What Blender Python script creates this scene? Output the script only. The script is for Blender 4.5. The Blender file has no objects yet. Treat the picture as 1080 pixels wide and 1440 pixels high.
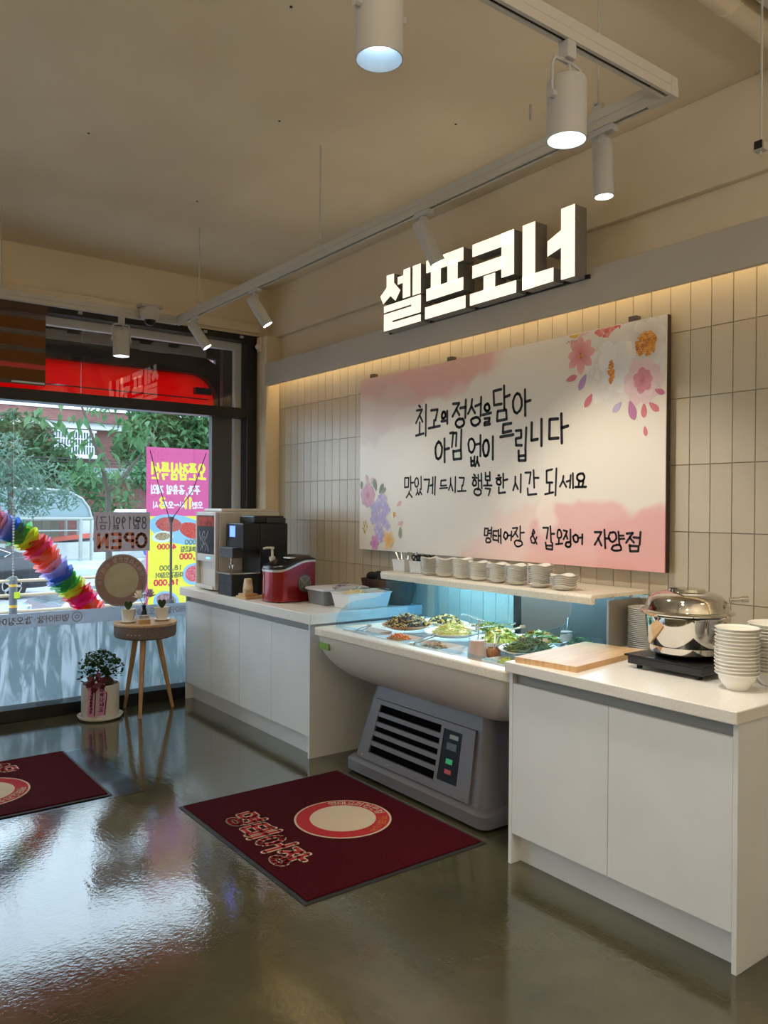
import bpy, bmesh, math, random
from mathutils import Vector, Matrix, Euler
random.seed(7)
PI = math.pi
sc = bpy.context.scene
COL = sc.collection

# ------------------------------------------------------------------ camera
def set_camera():
    F = 1113.0; yaw, pit, rol = math.radians(36.9), math.radians(-.283), math.radians(.396)
    f0 = Vector((math.sin(yaw), math.cos(yaw), 0)); r0 = Vector((math.cos(yaw), -math.sin(yaw), 0)); u0 = Vector((0, 0, 1))
    f = f0*math.cos(pit) + u0*math.sin(pit); u = u0*math.cos(pit) - f0*math.sin(pit)
    r = r0*math.cos(rol) + u*math.sin(rol); u = u*math.cos(rol) - r0*math.sin(rol)
    cd = bpy.data.cameras.new('camera'); c = bpy.data.objects.new('camera', cd); COL.objects.link(c)
    cd.sensor_fit = 'VERTICAL'; cd.sensor_height = 36.0; cd.lens = F/1440*36; cd.clip_start = .05; cd.clip_end = 300
    m = Matrix.Identity(4)
    for i in range(3): m[i][0] = r[i]; m[i][1] = u[i]; m[i][2] = -f[i]
    m[2][3] = 1.53
    c.matrix_world = m
    sc.camera = c
set_camera()

# ------------------------------------------------------------------ world, exposure
w = bpy.data.worlds.new('overcast_sky'); sc.world = w; w.use_nodes = True
bg = w.node_tree.nodes['Background']; bg.inputs[0].default_value = (.65, .84, 1.0, 1); bg.inputs[1].default_value = 2.1
sc.view_settings.view_transform = 'Standard'; sc.view_settings.look = 'None'
sc.view_settings.exposure = 1.2; sc.view_settings.gamma = 1.0; sc.view_settings.use_curve_mapping = False
SPOT_W = 14.0        # watts of one track spotlight
CEIL_E = 3.0        # emission of the round ceiling lamps
COVE_E = 7.0        # emission of the cove strip

# ------------------------------------------------------------------ helpers
def lin(c): c /= 255.; return c/12.92 if c <= .04045 else ((c+.055)/1.055)**2.4
def C(r, g, b): return (lin(r), lin(g), lin(b), 1)
MATS = {}
def mat(name, col, rough=.5, metal=0, col2=None, scale=8, detail=4, bump=0, bscale=None, emis=None, estr=0, spec=.5, coat=0,
        stretch=(1, 1, 1), lo=.38, hi=.62, sheen=0, vcol=False, coords='Object', rvar=0, rscale=3, randv=0, transl=0):
    if name in MATS: return MATS[name]
    m = bpy.data.materials.new(name); m.use_nodes = True; MATS[name] = m
    nt = m.node_tree; N = nt.nodes; L = nt.links; b = N['Principled BSDF']
    b.inputs['Base Color'].default_value = col; b.inputs['Roughness'].default_value = rough; b.inputs['Metallic'].default_value = metal
    b.inputs['Specular IOR Level'].default_value = spec; b.inputs['Coat Weight'].default_value = coat; b.inputs['Sheen Weight'].default_value = sheen
    b.inputs['Coat Roughness'].default_value = .06
    if emis: b.inputs['Emission Color'].default_value = emis; b.inputs['Emission Strength'].default_value = estr
    def noise(s, d):
        tc = N.new('ShaderNodeTexCoord'); mp = N.new('ShaderNodeMapping'); mp.inputs['Scale'].default_value = stretch
        n = N.new('ShaderNodeTexNoise'); n.inputs['Scale'].default_value = s; n.inputs['Detail'].default_value = d
        L.new(tc.outputs[coords], mp.inputs[0]); L.new(mp.outputs[0], n.inputs['Vector']); return n
    out = None
    if col2:
        n = noise(scale, detail); cr = N.new('ShaderNodeValToRGB'); L.new(n.outputs['Fac'], cr.inputs[0])
        cr.color_ramp.elements[0].position = lo; cr.color_ramp.elements[0].color = col
        cr.color_ramp.elements[1].position = hi; cr.color_ramp.elements[1].color = col2
        out = cr.outputs[0]
    if vcol:
        a = N.new('ShaderNodeVertexColor'); a.layer_name = 'Col'; out = a.outputs[0]
    if randv:
        oi = N.new('ShaderNodeObjectInfo'); mr = N.new('ShaderNodeMapRange'); mr.inputs[3].default_value = 1-randv; mr.inputs[4].default_value = 1+randv
        L.new(oi.outputs['Random'], mr.inputs[0]); mx = N.new('ShaderNodeVectorMath'); mx.operation = 'SCALE'
        if out: L.new(out, mx.inputs[0])
        else: mx.inputs[0].default_value = col[:3]
        L.new(mr.outputs[0], mx.inputs['Scale']); out = mx.outputs[0]
    if out: L.new(out, b.inputs['Base Color'])
    if bump:
        n = noise(bscale or scale*4, 3); bp = N.new('ShaderNodeBump'); bp.inputs['Strength'].default_value = bump; bp.inputs['Distance'].default_value = .01
        L.new(n.outputs['Fac'], bp.inputs['Height']); L.new(bp.outputs[0], b.inputs['Normal'])
    if rvar:
        n = noise(rscale, 5); mr = N.new('ShaderNodeMapRange'); mr.inputs[3].default_value = max(0, rough-rvar); mr.inputs[4].default_value = rough+rvar
        L.new(n.outputs['Fac'], mr.inputs[0]); L.new(mr.outputs[0], b.inputs['Roughness'])
    if transl:
        tr = N.new('ShaderNodeBsdfTranslucent'); tr.inputs[0].default_value = col
        if out: L.new(out, tr.inputs[0])
        mx = N.new('ShaderNodeMixShader'); mx.inputs[0].default_value = transl
        L.new(b.outputs[0], mx.inputs[1]); L.new(tr.outputs[0], mx.inputs[2]); L.new(mx.outputs[0], N['Material Output'].inputs[0])
    return m

def glass_mat(name, tint=(1, 1, 1, 1), ior=1.5, rough=0.0):
    m = bpy.data.materials.new(name); m.use_nodes = True; nt = m.node_tree; N = nt.nodes; L = nt.links
    N.remove(N['Principled BSDF'])
    t = N.new('ShaderNodeBsdfTransparent'); t.inputs[0].default_value = tint
    g = N.new('ShaderNodeBsdfGlossy'); g.inputs['Roughness'].default_value = rough
    lw_ = N.new('ShaderNodeLayerWeight'); lw_.inputs[0].default_value = .5
    pw = N.new('ShaderNodeMath'); pw.operation = 'POWER'; pw.inputs[1].default_value = 5; L.new(lw_.outputs['Facing'], pw.inputs[0])
    f0 = ((ior-1)/(ior+1))**2
    f = N.new('ShaderNodeMath'); f.operation = 'MULTIPLY_ADD'; f.inputs[1].default_value = 1-f0; f.inputs[2].default_value = f0; L.new(pw.outputs[0], f.inputs[0])
    x = N.new('ShaderNodeMixShader'); L.new(f.outputs[0], x.inputs[0]); L.new(t.outputs[0], x.inputs[1]); L.new(g.outputs[0], x.inputs[2])
    L.new(x.outputs[0], N['Material Output'].inputs[0]); return m

class MB:
    def __init__(s): s.v = []; s.f = []; s.m = []; s.c = []; s.mi = 0; s.col = None
    def face(s, pts):
        i = len(s.v); s.v += [tuple(p) for p in pts]; s.f.append(tuple(range(i, i+len(pts)))); s.m.append(s.mi); s.c.append(s.col); return s
    def idx(s, vs, fs):
        i = len(s.v); s.v += [tuple(p) for p in vs]
        for f in fs: s.f.append(tuple(i+k for k in f)); s.m.append(s.mi); s.c.append(s.col)
        return s
    def box(s, x0, x1, y0, y1, z0, z1, T=None):
        vs = [Vector((x, y, z)) for z in (z0, z1) for y in (y0, y1) for x in (x0, x1)]
        if T: vs = [T @ v for v in vs]
        return s.idx(vs, [(0, 2, 3, 1), (4, 5, 7, 6), (0, 1, 5, 4), (2, 6, 7, 3), (0, 4, 6, 2), (1, 3, 7, 5)])
    def rings(s, R, cap0=True, cap1=True, closed=False):
        n = len(R[0]); vs = [p for r in R for p in r]; fs = []
        k = len(R)
        for i in range(k-1 if not closed else k):
            for j in range(n):
                a = i*n+j; b = i*n+(j+1) % n; c = ((i+1) % k)*n+(j+1) % n; d = ((i+1) % k)*n+j; fs.append((a, b, c, d))
        if cap0: fs.append(tuple(range(n-1, -1, -1)))
        if cap1: fs.append(tuple(range((k-1)*n, k*n)))
        return s.idx(vs, fs)
    def lathe(s, prof, n=24, c=(0, 0, 0), T=None, cap0=True, cap1=True, sx=1, sy=1):
        R = []
        for r, z in prof:
            ring = [Vector((c[0]+r*sx*math.cos(2*PI*i/n), c[1]+r*sy*math.sin(2*PI*i/n), c[2]+z)) for i in range(n)]
            R.append([T @ p for p in ring] if T else ring)
        return s.rings(R, cap0, cap1)
    def tube(s, pts, r, n=8, closed=False):
        pts = [Vector(p) for p in pts]; R = []; K = len(pts)
        rr = r if isinstance(r, (list, tuple)) else [r]*K
        up = None
        for i, p in enumerate(pts):
            if closed: d = pts[(i+1) % K]-pts[i-1]
            else: d = pts[min(i+1, K-1)]-pts[max(i-1, 0)]
            d.normalize()
            if up is None: up = Vector((0, 0, 1)) if abs(d.z) < .9 else Vector((1, 0, 0))
            a = d.cross(up).normalized(); b = a.cross(d).normalized(); up = b
            R.append([p+a*math.cos(2*PI*j/n)*rr[i]+b*math.sin(2*PI*j/n)*rr[i] for j in range(n)])
        return s.rings(R, not closed, not closed, closed)
    def prism(s, poly, fn, h0, h1):            # poly 2D, fn(u, v, h) -> point
        n = len(poly); vs = [fn(u, v, h0) for u, v in poly]+[fn(u, v, h1) for u, v in poly]
        return s.idx(vs, [tuple(range(n-1, -1, -1)), tuple(range(n, 2*n))]+[(i, (i+1) % n, n+(i+1) % n, n+i) for i in range(n)])
    def blob(s, c, r, n=8, k=5, sx=1, sy=1, sz=1):
        return s.lathe([(max(1e-4, r*math.sin(PI*i/k)), -r*sz*math.cos(PI*i/k)) for i in range(k+1)], n, c, sx=sx, sy=sy)
    def build(s, name, m, parent=None, smooth=False, bevel=0, seg=2, fixn=False, loc=None):
        me = bpy.data.meshes.new(name)
        off = wloc(parent) if parent else (Vector(loc) if loc else Vector((0, 0, 0)))
        me.from_pydata([tuple(Vector(v)-off) for v in s.v], [], s.f)
        ms = m if isinstance(m, (list, tuple)) else [m]
        for q in ms: me.materials.append(q)
        if len(ms) > 1: me.polygons.foreach_set('material_index', s.m)
        if any(c is not None for c in s.c):
            ca = me.color_attributes.new('Col', 'FLOAT_COLOR', 'CORNER')
            for p, c in zip(me.polygons, s.c):
                cc = c or (1, 1, 1, 1)
                for q, li in enumerate(p.loop_indices):
                    ca.data[li].color = cc[q % len(cc)] if isinstance(cc[0], (tuple, list)) else cc
        if fixn:
            bm = bmesh.new(); bm.from_mesh(me); bmesh.ops.remove_doubles(bm, verts=bm.verts, dist=1e-5); bmesh.ops.recalc_face_normals(bm, faces=bm.faces); bm.to_mesh(me); bm.free()
        me.update()
        o = bpy.data.objects.new(name, me); COL.objects.link(o)
        if parent: o.parent = parent
        elif loc: o.location = loc
        if smooth:
            me.polygons.foreach_set('use_smooth', [True]*len(me.polygons))
            me.set_sharp_from_angle(angle=math.radians(40))
        if bevel:
            bv = o.modifiers.new('bevel', 'BEVEL'); bv.width = bevel; bv.segments = seg; bv.limit_method = 'ANGLE'; bv.angle_limit = math.radians(50)
        return o

WL = {}
def wloc(o): return WL.get(o.name, Vector((0, 0, 0)))
def tag(o, label, cat, group=None, kind=None):
    o['label'] = label; o['category'] = cat
    if group: o['group'] = group
    if kind: o['kind'] = kind
    return o
def thing(name, label, cat, loc=(0, 0, 0), group=None, kind=None, world=True):
    o = bpy.data.objects.new(name, None); COL.objects.link(o); o.empty_display_size = .05
    o.location = loc
    if world: WL[o.name] = Vector(loc)          # parts are given in world coordinates
    return tag(o, label, cat, group, kind)
def struct(o, label=None, cat=None):
    o['kind'] = 'structure'
    if label: o['label'] = label
    if cat: o['category'] = cat
    return o
def part(mb, name, m, parent, label=None, **k):
    o = mb.build(name, m, parent, **k)
    if parent.name in WL: WL[o.name] = WL[parent.name]
    if label: o['label'] = label
    return o
def dup(root, loc, rot=None, label=None, group=None):
    r = root.copy(); COL.objects.link(r); r.location = loc
    if rot is not None: r.rotation_euler = rot if isinstance(rot, (tuple, list, Euler)) else (0, 0, rot)
    if label: r['label'] = label
    if group: r['group'] = group
    for ch in list(root.children):
        c = ch.copy(); COL.objects.link(c); c.parent = r
        for g in list(ch.children):
            d = g.copy(); COL.objects.link(d); d.parent = c
    return r
def aim(d, roll=0):                              # matrix whose -Z points along d
    return Vector(d).to_track_quat('-Z', 'Y').to_matrix().to_4x4()

# ------------------------------------------------------------------ lettering (pen strokes composed into syllables)
def circ(n=10, x=.5, y=.5, rx=.5, ry=.5): return [(x+rx*math.sin(2*PI*i/n), y+ry*math.cos(2*PI*i/n)) for i in range(n+1)]
CON = {'ㄱ': [[(.05, .95), (.95, .95), (.7, 0)]], 'ㄴ': [[(.08, 1), (.05, .1), (1, .12)]], 'ㄷ': [[(.95, .95), (.05, .92), (.05, .05), (1, .08)]],
 'ㄹ': [[(.05, 1), (.92, 1), (.9, .55), (.08, .5), (.06, .03), (1, .05)]], 'ㅁ': [[(.08, .95), (.08, .05), (.92, .05), (.92, .95), (.08, .95)]],
 'ㅂ': [[(.1, 1), (.12, .03), (.9, .03), (.92, 1)], [(.1, .5), (.9, .5)]], 'ㅅ': [[(.5, 1), (.42, .5), (0, 0)], [(.45, .6), (1, .02)]], 'ㅇ': [circ()],
 'ㅈ': [[(.05, .95), (.92, .95), (.5, .5), (0, 0)], [(.5, .5), (1, .02)]], 'ㅊ': [[(.4, 1.05), (.6, .95)], [(.05, .75), (.92, .75), (.5, .4), (0, 0)], [(.5, .42), (1, .02)]],
 'ㅋ': [[(.05, .95), (.95, .95), (.75, 0)], [(.05, .5), (.85, .52)]], 'ㅌ': [[(.95, .98), (.05, .95), (.05, .03), (1, .05)], [(.05, .5), (.9, .52)]],
 'ㅍ': [[(0, .95), (1, .95)], [(.28, .95), (.3, .08)], [(.7, .95), (.7, .08)], [(0, .05), (1, .08)]],
 'ㅎ': [[(.4, 1.05), (.62, .98)], [(.05, .75), (.95, .78)], circ(10, .5, .3, .36, .3)]}
def sub(st, x0, y0, x1, y1): return [[(x0+(x1-x0)*a, y0+(y1-y0)*b) for a, b in s] for s in st]
for d, e in (('ㄲ', 'ㄱㄱ'), ('ㅆ', 'ㅅㅅ'), ('ㅄ', 'ㅂㅅ'), ('ㄸ', 'ㄷㄷ')): CON[d] = sub(CON[e[0]], 0, 0, .46, 1)+sub(CON[e[1]], .54, 0, 1, 1)
VER = {'ㅏ': [[(.3, 1), (.35, 0)], [(.35, .52), (1, .56)]], 'ㅑ': [[(.3, 1), (.35, 0)], [(.35, .65), (1, .68)], [(.35, .4), (1, .43)]], 'ㅓ': [[(.85, 1), (.82, 0)], [(0, .55), (.82, .6)]],
 'ㅕ': [[(.85, 1), (.82, 0)], [(0, .7), (.82, .72)], [(0, .42), (.82, .45)]], 'ㅣ': [[(.6, 1), (.55, 0)]], 'ㅐ': [[(.2, .95), (.22, .05)], [(.2, .52), (.8, .55)], [(.82, 1), (.82, 0)]],
 'ㅔ': [[(.55, .95), (.52, .05)], [(0, .52), (.52, .55)], [(.92, 1), (.9, 0)]]}
HOR = {'ㅗ': [[(.5, .95), (.48, .2)], [(0, .12), (1, .2)]], 'ㅛ': [[(.32, .95), (.32, .2)], [(.68, .95), (.66, .2)], [(0, .12), (1, .2)]], 'ㅜ': [[(0, .82), (1, .86)], [(.5, .84), (.48, 0)]],
 'ㅠ': [[(0, .82), (1, .86)], [(.32, .84), (.3, 0)], [(.68, .84), (.68, 0)]], 'ㅡ': [[(0, .5), (1, .56)]]}
CMP = {'ㅘ': 'ㅗㅏ', 'ㅙ': 'ㅗㅐ', 'ㅚ': 'ㅗㅣ', 'ㅝ': 'ㅜㅓ', 'ㅟ': 'ㅜㅣ', 'ㅢ': 'ㅡㅣ'}
LI = 'ㄱㄲㄴㄷㄸㄹㅁㅂㅃㅅㅆㅇㅈㅉㅊㅋㅌㅍㅎ'; VI = 'ㅏㅐㅑㅒㅓㅔㅕㅖㅗㅘㅙㅚㅛㅜㅝㅞㅟㅠㅡㅢㅣ'; TI = '_ㄱㄲㄳㄴㄵㄶㄷㄹㄺㄻㄼㄽㄾㄿㅀㅁㅂㅄㅅㅆㅇㅈㅊㅋㅌㅍㅎ'
LAT = {'O': [circ()], 'P': [[(.1, 0), (.1, 1), (.7, 1), (.9, .78), (.7, .52), (.1, .5)]], 'E': [[(.9, 1), (.1, 1), (.1, 0), (.9, 0)], [(.1, .5), (.8, .5)]], 'N': [[(.1, 0), (.1, 1), (.9, 0), (.9, 1)]],
 '&': [[(1, 0), (.25, .75), (.45, 1), (.65, .8), (.1, .35), (.25, .02), (.6, .05), (.95, .45)]], '(': [[(.7, 1.05), (.4, .5), (.7, -.05)]], ')': [[(.3, 1.05), (.6, .5), (.3, -.05)]],
 '0': [circ()], '1': [[(.3, .8), (.55, 1), (.55, 0)]], '2': [[(.1, .8), (.5, 1), (.9, .75), (.1, 0), (.95, 0)]], '3': [[(.1, .9), (.6, 1), (.9, .75), (.45, .52), (.95, .25), (.5, 0), (.05, .12)]],
 '4': [[(.7, 0), (.7, 1), (.05, .3), (1, .3)]], '6': [[(.8, .95), (.3, .7), (.1, .25), (.5, 0), (.9, .25), (.5, .5), (.15, .35)]], '8': [circ(8, .5, .76, .38, .24), circ(8, .5, .26, .48, .26)],
 '9': [[(.85, .7), (.5, .5), (.15, .75), (.5, 1), (.85, .75), (.8, .3), (.5, 0)]], ',': [[(.4, .1), (.25, -.15)]], '.': [[(.4, .03), (.45, .0)]], '~': [[(0, .45), (.3, .6), (.65, .42), (1, .56)]], '-': [[(.1, .5), (.9, .5)]], '·': [[(.45, .5), (.5, .5)]]}
def glyph(ch):
    if ch in LAT: return LAT[ch]
    k = ord(ch)-0xAC00
    l, v, t = LI[k//588], VI[(k % 588)//28], TI[k % 28]
    fb = .36 if t != '_' else 0.0
    S = []
    if v in VER:
        S += sub(CON[l], 0, fb+(1-fb)*.14, .5, fb+(1-fb)*.9); S += sub(VER[v], .52, fb*.9, 1, 1)
    elif v in HOR:
        mid = fb+(1-fb)*.46
        S += sub(CON[l], .17, mid, .83, 1); S += sub(HOR[v], 0, fb+.02, 1, mid)
    else:
        h, vv = CMP[v]; mid = fb+(1-fb)*.46
        S += sub(CON[l], .04, mid, .58, .98); S += sub(HOR[h], 0, fb, .64, mid); S += sub(VER[vv], .62, fb*.9, 1, 1)
    if t != '_': S += sub(CON[t], .2, 0, .86, fb-.06)
    return S
def ribbon(mb, st, wd, fn, h):
    for s in st:
        for (a, b) in zip(s, s[1:]):
            d = Vector((b[0]-a[0], b[1]-a[1]))
            if d.length < 1e-6: continue
            n = Vector((-d.y, d.x)).normalized()*wd/2
            mb.face([fn(a[0]+n.x, a[1]+n.y, h), fn(a[0]-n.x, a[1]-n.y, h), fn(b[0]-n.x, b[1]-n.y, h), fn(b[0]+n.x, b[1]+n.y, h)])
        for p in s:
            mb.face([fn(p[0]+wd/2*math.cos(2*PI*i/8), p[1]+wd/2*math.sin(2*PI*i/8), h) for i in range(8)])
def write(mb, text, x, y, hgt, wid, wd, fn, h, gap=1.12, shear=0):
    for ch in text:
        if ch != ' ':
            ww = wid*(.62 if ch in '0123489OPEN6' else (.4 if ch in ',.()·-' else 1))
            st = sub(glyph(ch), x, y, x+ww, y+hgt)
            st = [[(a+shear*(b-y), b) for a, b in s] for s in st]
            ribbon(mb, st, wd, fn, h); x += ww*gap+(.1*wid if ww < wid else 0)
        else: x += wid*.45
    return x
def ell(cu, cv, ru, rv, n=24, rot=0):
    return [(cu+ru*math.cos(2*PI*i/n)*math.cos(rot)-rv*math.sin(2*PI*i/n)*math.sin(rot), cv+ru*math.cos(2*PI*i/n)*math.sin(rot)+rv*math.sin(2*PI*i/n)*math.cos(rot)) for i in range(n)]
def flat(mb, poly, fn, h): mb.face([fn(u, v, h) for u, v in poly])

# ------------------------------------------------------------------ materials shared
PAINT = mat('cream_paint', C(230, 213, 182), .85, col2=C(222, 204, 172), scale=1.3, bump=.03, bscale=60, coords='Object')
WHITE = mat('white_laminate', C(230, 234, 236), .42, col2=C(225, 229, 231), scale=3)
STONE = mat('white_solid_surface', C(241, 239, 234), .3, col2=C(230, 227, 221), scale=160, detail=2, lo=.35, hi=.5)
CERAM = mat('white_ceramic', C(240, 238, 230), .22, spec=.6)
BLACK = mat('black_metal', C(18, 18, 20), .35)
BLKPL = mat('black_plastic', C(8, 8, 9), .28)
STEEL = mat('brushed_steel', C(205, 203, 198), .22, 1, bump=.02, bscale=40, stretch=(1, 1, 12))
CHROME = mat('polished_steel', C(215, 212, 206), .07, 1)
GREYPL = mat('grey_plastic', C(108, 104, 106), .45, bump=.04, bscale=300)
LAMPW = mat('white_lamp_body', C(186, 184, 180), .5)
INK = mat('black_brush_ink', C(28, 22, 24), .6)
GLASS = glass_mat('window_glass')

# ------------------------------------------------------------------ room shell
W = 3.35; S = 1.0469; CZ = 3.41; GY = 6.18
def sz(z): return 1.53+(z-1.53)*S
# floor: polished, coated concrete
def floor_mat():
    m = bpy.data.materials.new('polished_concrete'); m.use_nodes = True; nt = m.node_tree; N = nt.nodes; L = nt.links; b = N['Principled BSDF']
    tc = N.new('ShaderNodeTexCoord')
    def nz(s, d, st=(1, 1, 1), rough=.6):
        mp = N.new('ShaderNodeMapping'); mp.inputs['Scale'].default_value = st; L.new(tc.outputs['Object'], mp.inputs[0])
        n = N.new('ShaderNodeTexNoise'); n.inputs['Scale'].default_value = s; n.inputs['Detail'].default_value = d; n.inputs['Roughness'].default_value = rough; L.new(mp.outputs[0], n.inputs['Vector']); return n
    n1 = nz(1.1, 6); cr = N.new('ShaderNodeValToRGB'); e = cr.color_ramp.elements
    e[0].position = .3; e[0].color = C(55, 53, 38); e[1].position = .72; e[1].color = C(94, 90, 66)
    L.new(n1.outputs['Fac'], cr.inputs[0])
    n2 = nz(9, 8, rough=.75); cr2 = N.new('ShaderNodeValToRGB'); cr2.color_ramp.elements[0].position = .66; cr2.color_ramp.elements[0].color = (0, 0, 0, 1); cr2.color_ramp.elements[1].position = .78; cr2.color_ramp.elements[1].color = (.5, .5, .5, 1)
    L.new(n2.outputs['Fac'], cr2.inputs[0])
    mx = N.new('ShaderNodeMix'); mx.data_type = 'RGBA'; L.new(cr2.outputs[0], mx.inputs[0]); L.new(cr.outputs[0], mx.inputs[6]); mx.inputs[7].default_value = C(136, 128, 104)
    L.new(mx.outputs[2], b.inputs['Base Color'])
    b.inputs['Roughness'].default_value = .1; b.inputs['Specular IOR Level'].default_value = .5
    n3 = nz(2.0, 4); mr = N.new('ShaderNodeMapRange'); mr.inputs[3].default_value = .03; mr.inputs[4].default_value = .14; L.new(n3.outputs['Fac'], mr.inputs[0]); L.new(mr.outputs[0], b.inputs['Roughness'])
    b.inputs['Coat Weight'].default_value = .6; b.inputs['Coat Roughness'].default_value = .05
    n4 = nz(7, 3, (1, .35, 1)); bp = N.new('ShaderNodeBump'); bp.inputs['Strength'].default_value = .08; bp.inputs['Distance'].default_value = .02; L.new(n4.outputs['Fac'], bp.inputs['Height'])
    n5 = nz(60, 2); bp2 = N.new('ShaderNodeBump'); bp2.inputs['Strength'].default_value = .045; bp2.inputs['Distance'].default_value = .01; L.new(n5.outputs['Fac'], bp2.inputs['Height']); L.new(bp.outputs[0], bp2.inputs['Normal'])
    L.new(bp2.outputs[0], b.inputs['Normal']); L.new(bp2.outputs[0], b.inputs['Coat Normal'])
    return m
XL, YB = -4.2, -4.5
fl = MB().box(XL, W+.1, YB, 6.3, -.1, 0).build('floor', floor_mat()); struct(fl, 'glossy olive brown polished concrete floor', 'floor')
ce = MB().box(XL, W+.3, YB, 6.4, CZ, CZ+.1).build('ceiling', PAINT); struct(ce, 'cream painted plaster ceiling', 'ceiling')
# screw holes and a stub in the ceiling
m = MB()
for x, y in ((1.9, 3.4), (2.0, 4.6), (1.5, 2.6), (2.6, 2.9), (2.3, 1.4), (1.2, 4.1)): m.lathe([(.006, 0), (.006, .004)], 8, (x, y, CZ-.003))
part(m, 'screw_hole', BLACK, ce)
part(MB().lathe([(.006, -.07), (.006, 0)], 8, (2.75, 2.55, CZ)), 'rod_stub', LAMPW, ce)
# right wall
wr = MB().box(W+.012, W+.2, YB, 6.35, 0, CZ).build('wall_right', PAINT); struct(wr, 'tiled wall behind the serving counters', 'wall')
part(MB().box(W-.03, W+.012, YB, 6.18, 2.985, CZ), 'wall_beam', PAINT, wr, bevel=.006)
TILE = mat('ivory_tile', C(196, 184, 162), .32, col2=C(190, 177, 154), scale=2.5, randv=.035)
GROUT = mat('tile_grout', C(168, 156, 134), .9)
part(MB().box(W+.006, W+.0125, YB, 5.97, 0, 2.72), 'grout_bed', GROUT, wr)
TP, TH, TZ0, TY0 = .1047, .3132, .802, 5.97
def tile_mb(y1, z0):
    g = .0009; b = .0014; y0 = y1-TP
    a = [(W+.01, y, z) for y, z in ((y0+g, z0+g), (y1-g, z0+g), (y1-g, z0+TH-g), (y0+g, z0+TH-g))]
    c = [(W, y, z) for y, z in ((y0+g+b, z0+g+b), (y1-g-b, z0+g+b), (y1-g-b, z0+TH-g-b), (y0+g+b, z0+TH-g-b))]
    return a+c
TF = [(4, 7, 6, 5), (0, 4, 5, 1), (1, 5, 6, 2), (2, 6, 7, 3), (3, 7, 4, 0)]
t0 = part(MB().idx(tile_mb(TY0, TZ0), TF), 'tile', TILE, wr)
for c in range(46):
    for r in range(6):
        if c == 0 and r == 0: continue
        q = t0.copy(); COL.objects.link(q); q.location = (0, -c*TP, r*TH)
m = MB()
for c in range(46, 100):
    for r in range(6): m.idx(tile_mb(TY0-c*TP, TZ0+r*TH), TF)
q = part(m, 'tile_field', TILE, wr); q['kind'] = 'stuff'
# pillar beside the window, soffit with its cove
pi_ = MB().box(3.225, W+.02, 5.97, GY+.1, 0, 2.985).build('trim_1', PAINT, bevel=.004); struct(pi_, 'cream painted pillar between tiles and window', 'pillar')
SOF = mat('white_soffit_paint', C(196, 187, 172), .7, col2=C(190, 181, 166), scale=2)
so = MB().box(3.214, 3.232, YB, 5.972, 2.556, 2.744).build('trim_2', SOF, bevel=.003); struct(so, 'white painted soffit above the tiles hiding the cove light', 'soffit')
part(MB().box(3.232, W+.012, YB, 5.972, 2.726, 2.744), 'soffit_top', SOF, so)
part(MB().box(3.232, 3.245, YB, 5.972, 2.556, 2.566), 'soffit_lip', SOF, so)
COVE = mat('warm_led', (1, .9, .7, 1), .5, emis=(1, .78, .44, 1), estr=COVE_E)
st = MB().box(3.25, 3.268, -1.5, 5.95, 2.712, 2.7255).build('led_strip', COVE); tag(st, 'warm white LED strip hidden in the cove above the tiles', 'light strip')
# other walls
wb = MB().box(XL, W+.1, GY-.06, GY+.12, 3.0, CZ).build('wall_back', PAINT); struct(wb, 'cream wall strip above the shop window', 'wall')
part(MB().box(XL, 3.22, GY-.1, GY-.06, 3.02, 3.1), 'wall_moulding', PAINT, wb, bevel=.006)
ws = MB().box(XL-.1, XL, YB, 6.3, 0, CZ).build('wall_left', PAINT); struct(ws, 'cream wall on the far side of the room', 'wall')
wf = MB().box(XL-.1, W+.2, YB-.1, YB, 0, CZ).build('wall_front', PAINT); struct(wf, 'cream wall at the dining room end', 'wall')

# ------------------------------------------------------------------ shop window
wi = thing('window_1', 'black framed shop window with frosted film along the bottom', 'window', (0, GY, 0)); struct(wi)
fr = MB()
fr.box(XL, 3.215, GY-.06, GY+.06, 2.945, 3.0)                 # head
fr.box(3.125, 3.215, GY-.06, GY+.06, 0, 2.95)                  # jamb
part(fr, 'frame', BLACK, wi, bevel=.004)
part(MB().box(XL, 3.13, GY-.05, GY+.05, 2.29, 2.375), 'transom', BLACK, wi, bevel=.004)
part(MB().box(XL, 3.13, GY-.16, GY+.06, 0, .088), 'sill', BLACK, wi, bevel=.004)
m = MB(); [m.box(x-.03, x+.03, GY-.05, GY+.05, .088, 2.93) for x in (.25, -1.6)]; part(m, 'mullion', BLACK, wi)
edges = [XL, -1.6, .25, 3.125]
for a, b in zip(edges, edges[1:]):
    part(MB().box(a+.02, b-.02, GY+.0, GY+.006, 2.37, 2.95), 'pane', GLASS, wi)
    part(MB().box(a+.02, b-.02, GY+.0, GY+.006, .085, 2.295), 'pane', GLASS, wi)
m = MB()
for x in (1.15, 1.72, 2.72, 3.05): m.box(x, x+.03, GY-.075, GY-.06, 2.965, 2.985)
part(m, 'frame_clip', LAMPW, wi)
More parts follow.
